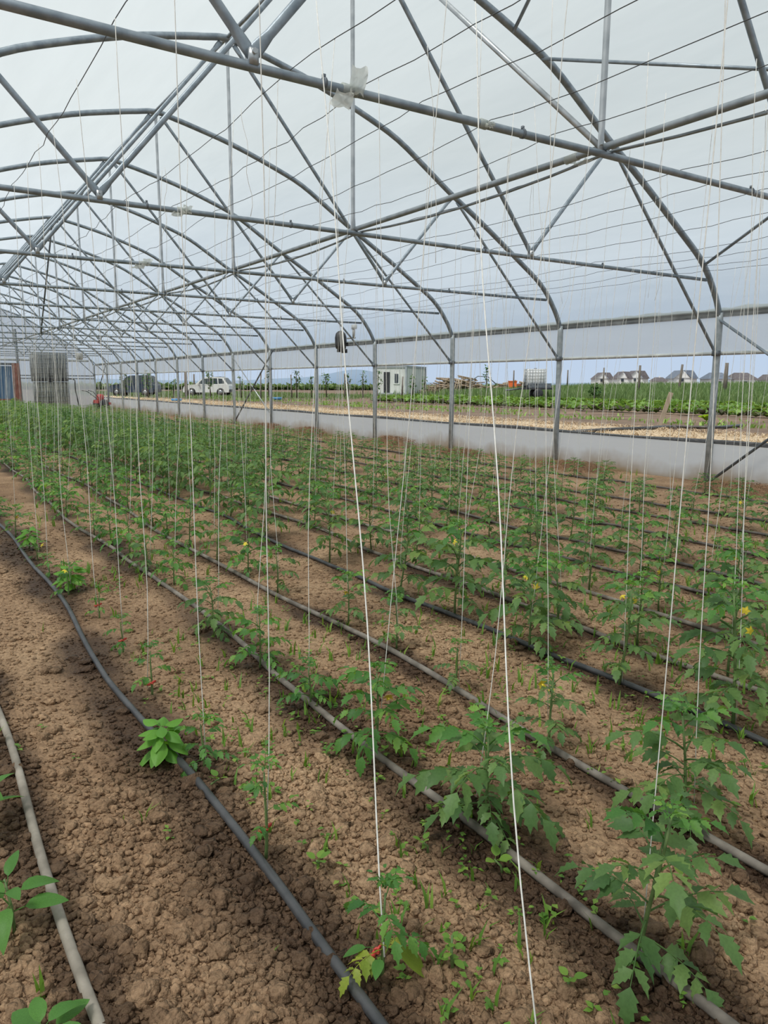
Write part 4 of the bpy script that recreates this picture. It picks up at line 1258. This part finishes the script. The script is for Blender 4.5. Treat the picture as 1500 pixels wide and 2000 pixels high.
def blades(name, m, label, cat, n, xr, yr, h0, h1, w, dens=None, seed=0, lean=.4, zoff=0.0, kind='stuff'):
    g = np.random.default_rng(seed)
    x = g.uniform(xr[0], xr[1], n); y = g.uniform(yr[0], yr[1], n)
    if dens is not None:
        k = g.uniform(0, 1, n) < dens(x, y); x, y = x[k], y[k]; n = len(x)
    z = g_out(x, y) + zoff
    h = g.uniform(h0, h1, n); az = g.uniform(0, 2 * PI, n); b = g.uniform(-lean, lean, n) * h; b2 = g.uniform(-lean, lean, n) * h
    ww = w * g.uniform(.6, 1.3, n)
    c, s = np.cos(az) * ww, np.sin(az) * ww
    P = np.stack([np.stack([x - c, y - s, z], 1), np.stack([x + c, y + s, z], 1), np.stack([x + b * .4 + c * .9, y + b2 * .4 + s * .9, z + h * .6], 1), np.stack([x + b, y + b2, z + h], 1), np.stack([x + b * .4 - c * .9, y + b2 * .4 - s * .9, z + h * .6], 1)], 1)
    base = (np.arange(n) * 5)[:, None]
    F_ = np.concatenate([base + np.array([[0, 1, 2]]), base + np.array([[0, 2, 4]]), base + np.array([[4, 2, 3]])])
    return tag(link(name, np_mesh(name, P.reshape(-1, 3), F_, False), m), label, cat, kind=kind)
# straw mulch strip beside the wall
xs = np.arange(13.6, 16.6, .2); ys = np.arange(4, 66, .3)
GX, GY = np.meshgrid(xs, ys)
u = (GX - 13.6) / 2.8
GZ = g_out(GX, GY) + .10 * np.sin(PI * np.clip(u, 0, 1)) ** .5 + .05 * fbm(GX * 2, GY * 2, 8, 3) - .02
GX2 = GX + .25 * fbm(GX * .3, GY * .7, 15, 3)
nx, ny = len(xs), len(ys)
ii = (np.arange(ny - 1)[:, None] * nx + np.arange(nx - 1)[None, :]).ravel()
me = np_mesh('straw_mulch', np.stack([GX2.ravel(), GY.ravel(), GZ.ravel()], 1), np.stack([ii, ii + 1, ii + nx + 1, ii + nx], 1))
tag(link('straw_mulch', me, M['straw']), 'strip of pale straw mulch along the outside of the greenhouse', 'straw', kind='stuff')
blades('loose_straw', M['straw'], 'loose straw stalks scattered on the mulch strip', 'straw', 26000, (13.4, 16.8), (5, 55), .015, .07, .010, seed=3, lean=2.5, zoff=.06)
# low seedlings on the bare beds
blades('bed_seedlings', M['crop'], 'small green seedlings in the bare beds beyond the straw', 'seedlings', 9000, (19.0, 24.0), (6, 62), .05, .16, .03,
       dens=lambda x, y: np.where((np.abs(x - 20.2) < .45) | (np.abs(x - 22.3) < .45), .9, .10) * np.clip(.6 + fbm(x * .5, y * .5, 9, 2), 0, 1) * np.where((x < 21) | (y > 20), 1, .15), seed=5, lean=.9)
# leafy crop rows
rows_mb = {'crop': MB(), 'crop_red': MB()}
r = random.Random(77)
for ri, X0 in enumerate((25.2, 26.6, 28.2, 30.0, 32.0, 34.2)):
    y = 12.0
    while y < 40 + ri * 2.0:
        if X0 * .43 < y:
            m_ = 'crop_red' if ri == 0 else 'crop'
            nl = 8
            base = Matrix.Translation((X0 + r.uniform(-.1, .1), y, float(g_out(X0, y)) + .02))
            hh = r.uniform(.24, .34) if ri else r.uniform(.26, .36)
            for j in range(nl):
                q = base @ Matrix.Rotation(j * .8 + r.uniform(-.3, .3), 4, 'Z') @ Matrix.Rotation(-r.uniform(.35, 1.25), 4, 'Y')
                leaflet(rows_mb['crop' if (ri or r.random() < .35) else 'crop_red'], q, hh * r.uniform(.8, 1.3), 1, r, .36, .2, .35)
        y += .34
for k_, lb in (('crop', 'thick rows of bright green leafy crop in the field'), ('crop_red', 'front row of dark reddish leafy crop in the field')):
    tag(rows_mb[k_].build('leafy_crop_rows' if k_ == 'crop' else 'dark_crop_row', M[k_]), lb, 'crop', kind='stuff')
# single pale lettuce
t = empty('lettuce', (21.97, 14.51, .02))
M['lettuce'] = leaf_mat('pale_lettuce_leaf', (0.22, 0.38, 0.04, 1), (0.36, 0.54, 0.07, 1), (0.5, 0.66, 0.12, 1))
sh = broad_mesh('lettuce_leaf_shape', M['lettuce'], wide=.5, cup=.5, droop=.2, petiole=.05)
for j in range(14):
    o = link('leaf', sh, None, t)
    L = .32 if j < 8 else .24
    o.matrix_local = Matrix.Translation((0, 0, .02)) @ Matrix.Rotation(j * .83, 4, 'Z') @ Matrix.Rotation(-(.35 + .07 * j), 4, 'Y') @ Matrix.Diagonal((L, L, L, 1))
tag(t, 'single yellow green lettuce in front of the dark crop row', 'lettuce')
# meadow rising behind, tall grass
MEAD = lambda y: 46
xs = np.arange(35.5, 200, 3.0); ys = np.arange(12, 62, 1.5)
GX, GY = np.meshgrid(xs, ys)
fade = np.clip((54 - GY) / 10, 0, 1)
GZ = g_out(GX, GY) + (np.clip((GX - 36) / 14, 0, 1) * .50 + np.clip((GX - 60) / 120, 0, 1) * 1.1) * fade + .06 * fbm(GX * .5, GY * .5, 66, 2)
MG = (xs, ys, GZ)
nx, ny = len(xs), len(ys)
ii = (np.arange(ny - 1)[:, None] * nx + np.arange(nx - 1)[None, :]).ravel()
me = np_mesh('meadow_ground', np.stack([GX.ravel(), GY.ravel(), GZ.ravel()], 1), np.stack([ii, ii + 1, ii + nx + 1, ii + nx], 1))
tag(link('meadow_ground', me, M['mead']), 'green meadow rising behind the crop rows', kind='structure')
_g0 = g_out
def g_mead(x, y):
    fd = np.clip((54 - y) / 10, 0, 1)
    return _g0(x, y) + (np.clip((x - 36) / 14, 0, 1) * .50 + np.clip((x - 60) / 120, 0, 1) * 1.1) * fd
g_out = g_mead
blades('meadow_grass', M['grass'], 'tall green grass of the meadow behind the crops', 'grass', 60000, (35.5, 66), (14, 62), .35, .75, .025, seed=9, lean=.35, zoff=-.05,
       dens=lambda x, y: np.clip((66 - x) / 22, .12, 1) * np.where(y > 50, .12, 1) * np.where((y > x * 1.30) , .45, 1))
blades('meadow_grass_far', M['grass'], 'grassy upper edge of the meadow against the sky', 'grass', 9000, (66, 150), (20, 62), .4, .8, .07, seed=10, lean=.3, zoff=-.05)
g_out = _g0
blades('orchard_grass', M['grass'], 'rough grass under the young trees outside', 'grass', 26000, (14, 40), (44, 100), .08, .26, .03, seed=12, lean=.5, dens=lambda x, y: np.where(y > 52 + .25 * (30 - x), .8, .25) * np.where(x < 19, .35, 1))
# hedge of tall crop closing the field
mb = MB(); r = random.Random(5)
for i in range(6500):
    x = r.uniform(16, 130); y = 150 - .35 * x + r.uniform(-3, 3)
    L = r.uniform(.7, 1.4)
    q = Matrix.Translation((x, y, r.uniform(-.1, .35))) @ Matrix.Rotation(r.uniform(0, 6.28), 4, 'Z') @ Matrix.Rotation(-r.uniform(.2, 1.3), 4, 'Y')
    leaflet(mb, q, L, 0, r, .5, .2, .3)
tag(mb.build('field_hedge', M['grass']), 'dark green line of crop closing the field in the distance', 'hedge', kind='stuff')

# mountains
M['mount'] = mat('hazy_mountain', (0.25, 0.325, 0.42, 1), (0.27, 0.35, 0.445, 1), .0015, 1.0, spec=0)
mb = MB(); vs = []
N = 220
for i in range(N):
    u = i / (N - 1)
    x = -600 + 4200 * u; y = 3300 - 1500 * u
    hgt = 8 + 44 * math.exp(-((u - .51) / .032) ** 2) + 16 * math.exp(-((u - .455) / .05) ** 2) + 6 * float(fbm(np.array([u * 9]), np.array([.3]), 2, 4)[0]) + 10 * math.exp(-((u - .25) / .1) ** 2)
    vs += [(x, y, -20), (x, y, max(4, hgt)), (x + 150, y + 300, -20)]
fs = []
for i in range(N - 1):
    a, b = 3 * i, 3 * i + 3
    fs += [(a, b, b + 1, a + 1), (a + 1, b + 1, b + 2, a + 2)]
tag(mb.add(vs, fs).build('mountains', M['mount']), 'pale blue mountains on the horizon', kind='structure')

# houses beyond the meadow
M['house_wall'] = mat('white_render', (0.80, 0.81, 0.80, 1), (0.86, 0.87, 0.86, 1), .8, 0.9)
M['house_roof'] = mat('dark_roof', (0.085, 0.075, 0.08, 1), (0.13, 0.115, 0.12, 1), 1.5, 0.8)
M['house_roof2'] = mat('slate_blue_roof', (0.10, 0.12, 0.16, 1), (0.15, 0.18, 0.23, 1), 1.5, 0.6)
M['glass'] = mat('dark_glass', (0.02, 0.03, 0.04, 1), (0.05, 0.06, 0.07, 1), 2, 0.15)
def house(x, y, w, dpt, wall_h, roof_h, z, gable, label, roof='house_roof'):
    wall_h += z; z = -.02
    t = empty('house', (x, y, z), math.atan2(-.548, .836))
    gx0, gx1 = -w / 2, w / 2
    if gable:   # gable end towards the camera on one side, long roof slope beside it
        gw = w * .36
        mb = MB().box(((gx0 + gx1) / 2, 0, wall_h / 2), (w, dpt, wall_h))
        mb.add([(gx0, -dpt / 2 - .3, wall_h), (gx0 + 2 * gw, -dpt / 2 - .3, wall_h), (gx0 + gw, -dpt / 2 - .3, wall_h + roof_h * .95)], [(0, 1, 2)])
        mb.build('wall', M['house_wall'], t, smooth=False)
        mb = MB().add([(gx0 - .5, -dpt / 2 - .8, wall_h - .3), (gx0 + gw, -dpt / 2 - .8, wall_h + roof_h), (gx0 + gw, dpt / 2, wall_h + roof_h), (gx0 - .5, dpt / 2, wall_h - .3)], [(0, 1, 2, 3)])
        mb.add([(gx0 + gw, -dpt / 2 - .2, wall_h + roof_h), (gx1 - gw * .4, -dpt / 2 + 1, wall_h + roof_h), (gx1 + .5, -dpt / 2 - .4, wall_h - .3), (gx0 + 2 * gw + .3, -dpt / 2 - .8, wall_h - .3)], [(0, 3, 2, 1)])
        mb.add([(gx0 + gw, dpt / 2, wall_h + roof_h), (gx1 - gw * .4, dpt / 2, wall_h + roof_h), (gx1 + .5, dpt / 2, wall_h - .3), (gx1 + .5, -dpt / 2 - .4, wall_h - .3), (gx1 - gw * .4, -dpt / 2 + 1, wall_h + roof_h), (gx0 + gw, -dpt / 2 - .2, wall_h + roof_h)], [(0, 1, 4, 5), (1, 2, 3, 4)])
        mb.build('roof', M[roof], t, smooth=False)
        MB().box((gx0 + gw, -dpt / 2 - .34, wall_h * .8), (1.0, .1, 1.1)).build('window', M['glass'], t, smooth=False)
    else:
        MB().box((0, 0, wall_h / 2), (w, dpt, wall_h)).build('wall', M['house_wall'], t, smooth=False)
        a, b = w / 2 + .5, w / 2 - w * .2
        MB().add([(-a, -dpt / 2 - .5, wall_h - .2), (a, -dpt / 2 - .5, wall_h - .2), (a, dpt / 2 + .5, wall_h - .2), (-a, dpt / 2 + .5, wall_h - .2), (-b, 0, wall_h + roof_h), (b, 0, wall_h + roof_h)],
                 [(0, 1, 5, 4), (1, 2, 5), (2, 3, 4, 5), (3, 0, 4)]).build('roof', M[roof], t, smooth=False)
        MB().box((0, -dpt / 2 - .02, wall_h * .6), (1.2, .1, 1.1)).build('window', M['glass'], t, smooth=False)
    MB().box((w * .05, 0, wall_h + roof_h), (.5, .5, .9)).build('chimney', M['house_wall'], t, smooth=False)
    tag(t, label, 'house', 'houses beyond the meadow')
house(246.1, 211.6, 7.4, 6, 2.9, 2.4, 1.0, True, 'white house with dark roof, first on the horizon past the white tank')
house(238.5, 195.2, 5.8, 6, 2.9, 2.5, 1.0, True, 'white house with dark roof, second on the horizon past the white tank')
house(257.4, 203.8, 8.6, 6, 3.2, 2.9, 1.0, True, 'third white house past the tank, with the widest gable')
house(256.6, 191.9, 5.2, 5, 2.2, 1.3, .9, False, 'low dark roofed annex beside the third white house')
house(267.2, 189.2, 9.2, 9, 3.2, 3.0, 1.0, True, 'white house with blue grey roof behind a leaning post', 'house_roof2')
house(278.0, 181.2, 8.5, 9, 3.0, 2.4, 1.0, False, 'dark hip roofed house directly behind the nearest wall post', 'house_roof2')
house(287.0, 175.9, 9.2, 9, 3.0, 2.4, 1.0, False, 'dark hip roofed house just past the nearest wall post')
house(297.5, 169.5, 6.5, 9, 2.8, 2.0, 1.0, True, 'white house cut off by the picture edge')

# wooden posts
M['wood'] = mat('weathered_wood', (0.10, 0.085, 0.07, 1), (0.19, 0.165, 0.14, 1), 6, 0.85, stretch=(4, 4, .6))
M['wood_pale'] = mat('pale_wood', (0.30, 0.24, 0.17, 1), (0.42, 0.34, 0.25, 1), 6, 0.85, stretch=(4, 4, .6))
def post(x, y, z0, z1, r_, tilt, lb, m='wood'):
    o = MB().tube([(0, 0, -.2), (tilt * .5, 0, (z1 - z0) * .5), (tilt, 0, z1 - z0)], [r_, r_ * .95, r_ * .85], 7).build('wooden_post', M[m])
    o.location = (x, y, z0)
    tag(o, lb, 'post', 'weathered posts in the field')
post(45.73, 42.84, 1.0, 2.35, .06, 0, 'thin wooden post beside the white tank, against the sky')
post(48.15, 41.24, 1.0, 2.55, .07, 0, 'wooden post in front of the first house on the horizon')
post(42.08, 33.0, .5, 2.48, .09, 0, 'wooden post in front of the third white house')
post(44.2, 31.45, .5, 2.55, .09, .25, 'leaning wooden post in front of the blue grey roof')
post(43.17, 27.43, .5, 2.55, .13, 0, 'thick wooden post next to the nearest wall post')
post(19.2, 57.59, 0, 2.1, .13, 0, 'thick wooden post just before the white car')
post(23.84, 69.14, 0, 2.0, .09, 0, 'wooden post behind the bonnet of the white car')
post(24.08, 54.46, 0, 1.95, .055, .06, 'slim wooden stake next to the tall thin sapling')
post(26.1, 53.08, 0, 1.85, .055, -.05, 'slim wooden stake beside a bushy sapling')
post(29.59, 50.8, 0, 1.95, .06, -.05, 'slim wooden stake before the mountain')
post(33.34, 48.42, .2, 1.75, .07, .08, 'dark crooked stake in front of the white cabin')
post(42.11, 45.25, .6, 2.3, .06, 0, 'thin dark pole beside the orange bin')
o = MB().box((0, 0, 0), (.12, .04, 1.0), m=Matrix.Translation((.15, 0, .48)) @ Matrix.Rotation(.28, 4, 'Y')).build('leaning_plank', M['wood_pale'], smooth=False)
o.location = (18.5, 13.72, 0); o.rotation_euler = (0, 0, -.58)
tag(o, 'pale plank stuck leaning in the ground beyond the straw', 'plank')
o = MB().tube([(13.5, 12.4, .06), (14.6, 12.1, .10), (15.6, 11.8, .12), (16.6, 12.3, .09), (17.4, 12.6, .06), (18.0, 12.2, .05), (18.9, 12.0, .04), (20.5, 12.4, .03)], .045, 7).build('black_pipe', M['hose_black'])
tag(o, 'black irrigation pipe lying across the straw strip', 'pipe')
o = MB().tube([(15.9, 11.3, .14), (16.5, 11.8, .14), (17.2, 11.9, .1), (17.8, 11.6, .08), (17.2, 11.3, .1)], .03, 7).build('black_pipe', M['hose_dark'])
tag(o, 'coiled dark pipe beside the leaning plank', 'pipe')
o = MB().tube([(13.2, y, .08 + .02 * math.sin(y)) for y in np.arange(3, 60, 1.0)], .04, 6).build('edge_pipe', M['hose_black'])
tag(o, 'black pipe running along the outer edge of the skirt', 'pipe')

# young trees
M['bark'] = mat('young_bark', (0.06, 0.045, 0.035, 1), (0.12, 0.095, 0.07, 1), 8, 0.9)
M['tree_leaf'] = leaf_mat('sapling_leaf', (0.035, 0.09, 0.03, 1), (0.07, 0.16, 0.045, 1), (0.13, 0.24, 0.06, 1))
def sapling(x, y, z, h, bushy, seed, label):
    r = random.Random(seed)
    t = empty('sapling', (x, y, z))
    k = r.uniform(-.1, .1)
    MB().tube([(0, 0, -.1), (k, .02, h * .5), (k * 1.5, 0, h * .95)], [.055, .04, .02], 6).build('trunk', M['bark'], t)
    mb = MB()
    for i in range(int(70 * bushy)):
        tt = r.uniform(.38, 1.0); c = .12 + .22 * bushy * math.sin(PI * (tt - .3) / .75)
        a = r.uniform(0, 6.28); q = c * math.sqrt(r.random())
        p = (k * tt * 1.5 + q * math.cos(a), q * math.sin(a), h * tt)
        leaflet(mb, Matrix.Translation(p) @ Matrix.Rotation(r.uniform(0, 6.28), 4, 'Z') @ Matrix.Rotation(r.uniform(-.9, .9), 4, 'Y'), r.uniform(.16, .26), 0, r, .36, .2, .3)
    mb.build('leaves', M['tree_leaf'], t)
    tag(t, label, 'sapling', 'saplings in the row outside')
for i, (x, y, h, b, lb) in enumerate([(15.2, 60.2, 1.9, 1.6, 'leafy sapling in front of the bonnet of the dark car'), (16.7, 59.2, 2.1, 1.7, 'leafy sapling hiding the rear of the dark car'), (18.3, 58.1, 1.5, .6, 'small sapling between the two cars'),
        (20.8, 56.5, 2.2, 1.1, 'sapling in front of the white car roof'), (22.8, 55.2, 1.8, .6, 'thin sapling behind the tail of the white car'), (24.6, 54.0, 2.3, .6, 'tall sparse sapling left of the bushy pair'), (26.4, 52.8, 2.2, 1.2, 'bushy sapling midway between white car and cabin'),
        (27.4, 52.3, 1.7, .6, 'short sapling next to the bushy one'), (28.4, 51.6, 2.0, 1.2, 'dark bushy sapling beside a wall post'), (29.9, 50.7, 1.9, .7, 'slim sapling before the mountain'), (30.9, 50.3, 2.2, .7, 'tall slim sapling near the cabin'),
        (31.8, 49.6, 2.2, .9, 'sapling touching the corner of the white cabin'), (35.2, 49.6, 1.8, .8, 'sapling in front of the cabin side wall'), (36.1, 49.2, 1.6, .6, 'little sapling at the end of the cabin'), (40.3, 46.4, 2.3, .8, 'sapling rising over the wood pile'), (35.6, 31.1, 1.0, 1.6, 'low round bush at the meadow edge')]):
    sapling(x, y, float(g_mead(np.array(x), np.array(y))) if i > 11 else 0.0, h, b, 300 + i, lb)

# cabin
M['cabin'] = mat('white_cabin_panel', (0.55, 0.57, 0.55, 1), (0.65, 0.67, 0.65, 1), 1.0, 0.55)
M['cabin_trim'] = mat('grey_cabin_frame', (0.30, 0.33, 0.36, 1), (0.38, 0.41, 0.44, 1), 2, 0.5)
t = empty('site_cabin', (39.1, 61.6, .2), math.atan2(-.548, .836) - .36)
L_, D_, H_ = 3.3, 6.0, 2.65
mb = MB().box((L_ / 2, D_ / 2, H_ / 2), (L_, D_, H_)); body = mb.build('body', M['cabin'], t, smooth=False)
for i in range(7):
    MB().box((.2 + i * .48, -.012, H_ / 2), (.05, .03, H_ - .3)).build('panel_rib', M['cabin'], body, smooth=False)
for i in range(9):
    MB().box((L_ + .012, .4 + i * .65, H_ / 2), (.03, .05, H_ - .3)).build('panel_rib', M['cabin'], body, smooth=False)
for x, y in ((0, 0), (L_, 0), (L_, D_), (0, D_)): MB().box((x, y, H_ / 2), (.16, .16, H_)).build('corner_post', M['cabin_trim'], t, smooth=False)
for c_, s_ in (((L_ / 2, 0, H_ - .05), (L_, .17, .16)), ((L_, D_ / 2, H_ - .05), (.17, D_, .16)), ((L_ / 2, 0, .06), (L_, .17, .14)), ((L_, D_ / 2, .06), (.17, D_, .14))):
    MB().box(c_, s_).build('frame_rail', M['cabin_trim'], t, smooth=False)
MB().box((L_ / 2, D_ / 2, H_ + .03), (L_ + .2, D_ + .2, .06)).build('roof', M['cabin_trim'], t, smooth=False)
MB().box((1.35, -.03, 1.08), (.62, .05, 2.05)).build('doorway_shade_panel', M['black'], t, smooth=False)  # black panel standing in for the shade inside the open door
w = MB().box((2.35, -.03, 1.5), (.62, .06, 1.1)).build('window_frame', M['tank'], t, smooth=False)
MB().box((2.35, -.05, 1.5), (.36, .06, .85)).build('pane', M['glass'], w, smooth=False)
tag(t, 'white site cabin with dark open door and small window', 'cabin')

# heap of wood, pallets and scrap
M['log'] = mat('dry_branch_wood', (0.16, 0.115, 0.075, 1), (0.34, 0.26, 0.18, 1), 5, 0.9)
t = empty('wood_pile', (46.9, 57.6, .2), math.atan2(-.548, .836))
r = random.Random(8)
for i in range(260):
    u = r.uniform(-3.5, 3.5)
    top = 1.55 * math.exp(-((u + .4) / 2.6) ** 4) * (1 + .1 * math.sin(u * 3))
    z = r.uniform(.1, 1) * top; y = r.uniform(-.9, .9) * (1.1 - z / 2)
    L, a, b = r.uniform(.7, 2.0), r.uniform(-.7, .7), r.uniform(-.35, .35)
    dx, dy, dz = math.cos(a) * L / 2, math.sin(a) * L / 2, math.sin(b) * L / 2
    rr_ = r.uniform(.04, .11)
    MB().tube([(u - dx, y - dy, max(.05, z - dz)), (u, y + r.uniform(-.05, .05), z), (u + dx, y + dy, max(.05, z + dz))], [rr_, rr_ * .9, rr_ * .7], 5).build('log', M['log'], t)
mb = MB()
for k in range(5): mb.box((-3.4 + .02 * k, -1.2, .14 + .19 * k), (1.3, .5, .05))
for x in (-3.95, -3.4, -2.85): mb.box((x, -1.2, .5), (.1, .5, .9))
mb.build('pallet_stack', M['wood_pale'], t, smooth=False)
for x, a in ((-.6, .15), (-.45, -.1), (-.8, .3), (-.3, .22)):
    MB().tube([(x - a, -1.35, 0), (x + a * .5, -1.0, 1.5)], .04, 5).build('leaning_pole', M['wood_pale'], t)
MB().tube([(.6, -.5, 1.2), (1.4, -.5, 1.75), (2.4, -.5, 1.7), (3.2, -.5, 1.0)], .05, 5).build('bent_pipe', M['steel_dark'], t)
tag(t, 'long heap of dry branches, logs and pallets by the cabin', 'wood pile')
r = random.Random(9)
t = empty('scrap_heap', (52.4, 55.6, .6), math.atan2(-.548, .836))
for i in range(46):
    u = r.uniform(-2.0, 2.0); z = r.uniform(.1, .9) * (1.1 - .3 * abs(u))
    MB().tube([(u - r.uniform(.3, .7), r.uniform(-.6, .6), z), (u + r.uniform(.3, .7), r.uniform(-.6, .6), max(.05, z + r.uniform(-.3, .3)))], r.uniform(.04, .12), 6).build('log', M['rust' if i % 7 == 0 else 'log'], t)
tag(t, 'smaller brown scrap heap between wood pile and orange bin', 'scrap heap')
M['orange'] = mat('orange_plastic', (0.75, 0.13, 0.03, 1), (0.85, 0.18, 0.05, 1), 3, 0.5)
t = empty('orange_bin', (48.9, 52.7, .85), math.atan2(-.548, .836))
MB().prism([(-.32, 0), (.34, 0), (.38, .62), (-.38, .62)], -.3, .3).build('body', M['orange'], t, smooth=False)
MB().box((0, 0, .64), (.82, .68, .06)).build('rim', M['orange'], t, smooth=False)
tag(t, 'bright orange plastic bin beside the scrap heap', 'bin')
# white tank on a dark trailer
t = empty('trailer', (34.8, 35.4, .30), math.atan2(-.548, .836))
MB().box((0, 0, .62), (2.0, 1.3, .12)).build('bed', M['black'], t, smooth=False)
MB().box((.2, -.55, .80), (1.5, .06, .3)).build('side_board', M['steel_dark'], t, smooth=False)
MB().tube([(-1.0, 0, .6), (-1.9, 0, .5)], .05, 6).build('drawbar', M['steel_dark'], t)
for s in (-1, 1):
    w = MB(); lathe(w, [(.08, -.09), (.26, -.09), (.31, -.05), (.31, .05), (.26, .09), (.08, .09)], 18, Matrix.Translation((.1, s * .72, .31)) @ Matrix.Rotation(PI / 2, 4, 'X')); w.build('wheel', M['black'], t)
tag(t, 'dark low trailer carrying the white caged tank', 'trailer')
M['tank_white'] = mat('white_plastic_tank', (0.72, 0.74, 0.75, 1), (0.82, 0.84, 0.85, 1), 3, 0.45)
ibc((34.8, 35.4, .98), math.atan2(-.548, .836), M['tank_white'], 'white caged water tank on the dark trailer in the meadow', 1.04)
# blue lids on the ground
M['blue'] = mat('blue_plastic', (0.06, 0.22, 0.45, 1), (0.09, 0.28, 0.52, 1), 3, 0.5)
for x, y, lb in ((14.37, 44.96, 'blue tub on the straw below the gap between the cars'), (21.67, 46.26, 'blue tray lying in the grass near the tall sapling')):
    o = MB(); lathe(o, [(.22, 0), (.3, .02), (.33, .16), (.30, .17), (.27, .05)], 14)
    ob = o.build('blue_tub', M['blue']); ob.location = (x, y, float(g_out(np.array(x), np.array(y))) + .06)
    tag(ob, lb, 'tub', 'blue tubs outside')

# ------------------------------------------------------------------ cars
M['tyre'] = mat('tyre_rubber', (0.012, 0.012, 0.013, 1), (0.03, 0.03, 0.03, 1), 10, 0.7)
M['rimm'] = mat('alloy_rim', (0.25, 0.26, 0.27, 1), (0.4, 0.41, 0.42, 1), 5, 0.35, 0.7)
M['car_white'] = mat('silver_white_paint', (0.62, 0.63, 0.60, 1), (0.70, 0.71, 0.68, 1), 2, 0.3, 0.1)
M['car_dark'] = mat('dark_blue_paint', (0.018, 0.03, 0.05, 1), (0.03, 0.045, 0.07, 1), 2, 0.25, 0.1)
M['car_glass'] = mat('car_glass', (0.02, 0.03, 0.035, 1), (0.04, 0.05, 0.06, 1), 1, 0.08)
def car(loc, rz, paint, label, lower, cabin, glass, wheels, width=1.8, low_trim=True):
    t = empty('car', loc, rz)
    hw = width / 2
    def tap(x, z, y):
        k = 1 - .06 * max(0, z - .5)
        ex = .05 * max(0, abs(x) - 1.7) * (1 if y > 0 else -1)
        return (x, y * k - ex, z)
    MB().prism(lower, -hw, hw, tap).build('body', paint, t, smooth=False)
    def tap2(x, z, y): return (x, y * (1 - .28 * max(0, z - 1.02)), z)
    MB().prism(cabin, -hw * .95, hw * .95, tap2).build('cabin', paint, t, smooth=False)
    for g in glass:
        for s in (-1, 1):
            MB().add([(x, s * (hw * .95 * (1 - .28 * max(0, z - 1.02)) + .012), z) for x, z in g], [tuple(range(len(g)))[::s]]).build('side_window', M['car_glass'], t, smooth=False)
    f0, f1 = cabin[0], cabin[1]; b1, b0 = cabin[-2], cabin[-1]
    for (p, q), nm in (((f0, f1), 'windscreen'), ((b0, b1), 'rear_window')):
        n_ = .02 * (1 if nm == 'windscreen' else -1)
        a, b = .12, .9
        P = (p[0] + (q[0] - p[0]) * a + n_, p[1] + (q[1] - p[1]) * a + .015); Q = (p[0] + (q[0] - p[0]) * b + n_, p[1] + (q[1] - p[1]) * b + .015)
        MB().quad((P[0], -hw * .8, P[1]), (P[0], hw * .8, P[1]), (Q[0], hw * .7, Q[1]), (Q[0], -hw * .7, Q[1])).build(nm, M['car_glass'], t, smooth=False)
    for x in wheels:
        for s in (-1, 1):
            Mx = Matrix.Translation((x, s * (hw - .1), .36)) @ Matrix.Rotation(PI / 2, 4, 'X')
            w = MB(); lathe(w, [(.2, -.13), (.33, -.13), (.36, -.09), (.36, .09), (.33, .13), (.2, .13)], 20, Mx); wo = w.build('wheel', M['tyre'], t)
            w = MB(); lathe(w, [(.05, -.138), (.20, -.14), (.21, .14), (.05, .138)], 12, Mx); w.build('rim', M['rimm'], wo)
    if low_trim:
        MB().box((lower[0][0] + .02, 0, .5), (.14, width * .96, .22)).build('bumper', M['black'], t, smooth=False)
        MB().box((lower[-1][0] - .02, 0, .5), (.14, width * .96, .22)).build('bumper', M['black'], t, smooth=False)
    for s in (-1, 1):
        MB().tube([(cabin[1][0] - .2, s * hw * .6, cabin[1][1] + .05), (cabin[-2][0] + .2, s * hw * .6, cabin[-2][1] + .05)], .025, 5).build('roof_rail', M['steel_dark'], t)
        MB().box((lower[3][0] - .03, s * hw * .68, .74), (.1, .3, .16)).build('headlight', M['tank'], t, smooth=False)
        MB().box((.62, s * (hw + .08), 1.08), (.12, .18, .14)).build('mirror', paint, t, smooth=False)
    return tag(t, label, 'car', 'cars parked outside')
# x forward; outlines run from the nose underside round over the top to the tail
lower = [(2.10, .32), (2.12, .55), (2.05, .78), (2.0, .86), (1.75, .95), (.95, 1.04), (-1.95, 1.05), (-2.1, .95), (-2.14, .6), (-2.1, .34)]
cabin = [(.98, 1.02), (.32, 1.60), (-.2, 1.68), (-1.55, 1.66), (-2.0, 1.04)]
glass = [[(.72, 1.08), (.28, 1.52), (-.28, 1.58), (-.30, 1.08)], [(-.38, 1.08), (-.36, 1.58), (-1.02, 1.58), (-1.1, 1.08)], [(-1.18, 1.1), (-1.1, 1.57), (-1.48, 1.54), (-1.75, 1.12)]]
HEAD = math.atan2(.548, -.836)
car((23.9, 65.4, .02), HEAD - .1, M['car_white'], 'silver white off-road car parked side on beyond the straw', lower, cabin, glass, (1.30, -1.35))
lower2 = [(2.05, .34), (2.08, .6), (2.02, .84), (1.95, .92), (1.6, 1.0), (.9, 1.10), (-1.95, 1.12), (-2.08, .98), (-2.1, .6), (-2.05, .34)]
cabin2 = [(1.0, 1.08), (.42, 1.74), (-.1, 1.84), (-1.55, 1.82), (-1.98, 1.10)]
glass2 = [[(.76, 1.14), (.38, 1.66), (-.26, 1.74), (-.28, 1.14)], [(-.36, 1.14), (-.34, 1.74), (-1.02, 1.74), (-1.08, 1.14)], [(-1.16, 1.16), (-1.1, 1.73), (-1.5, 1.68), (-1.74, 1.18)]]
car((18.3, 69.0, -.02), HEAD - .1, M['car_dark'], 'dark blue car parked beyond the far wall posts', lower2, cabin2, glass2, (1.32, -1.32))
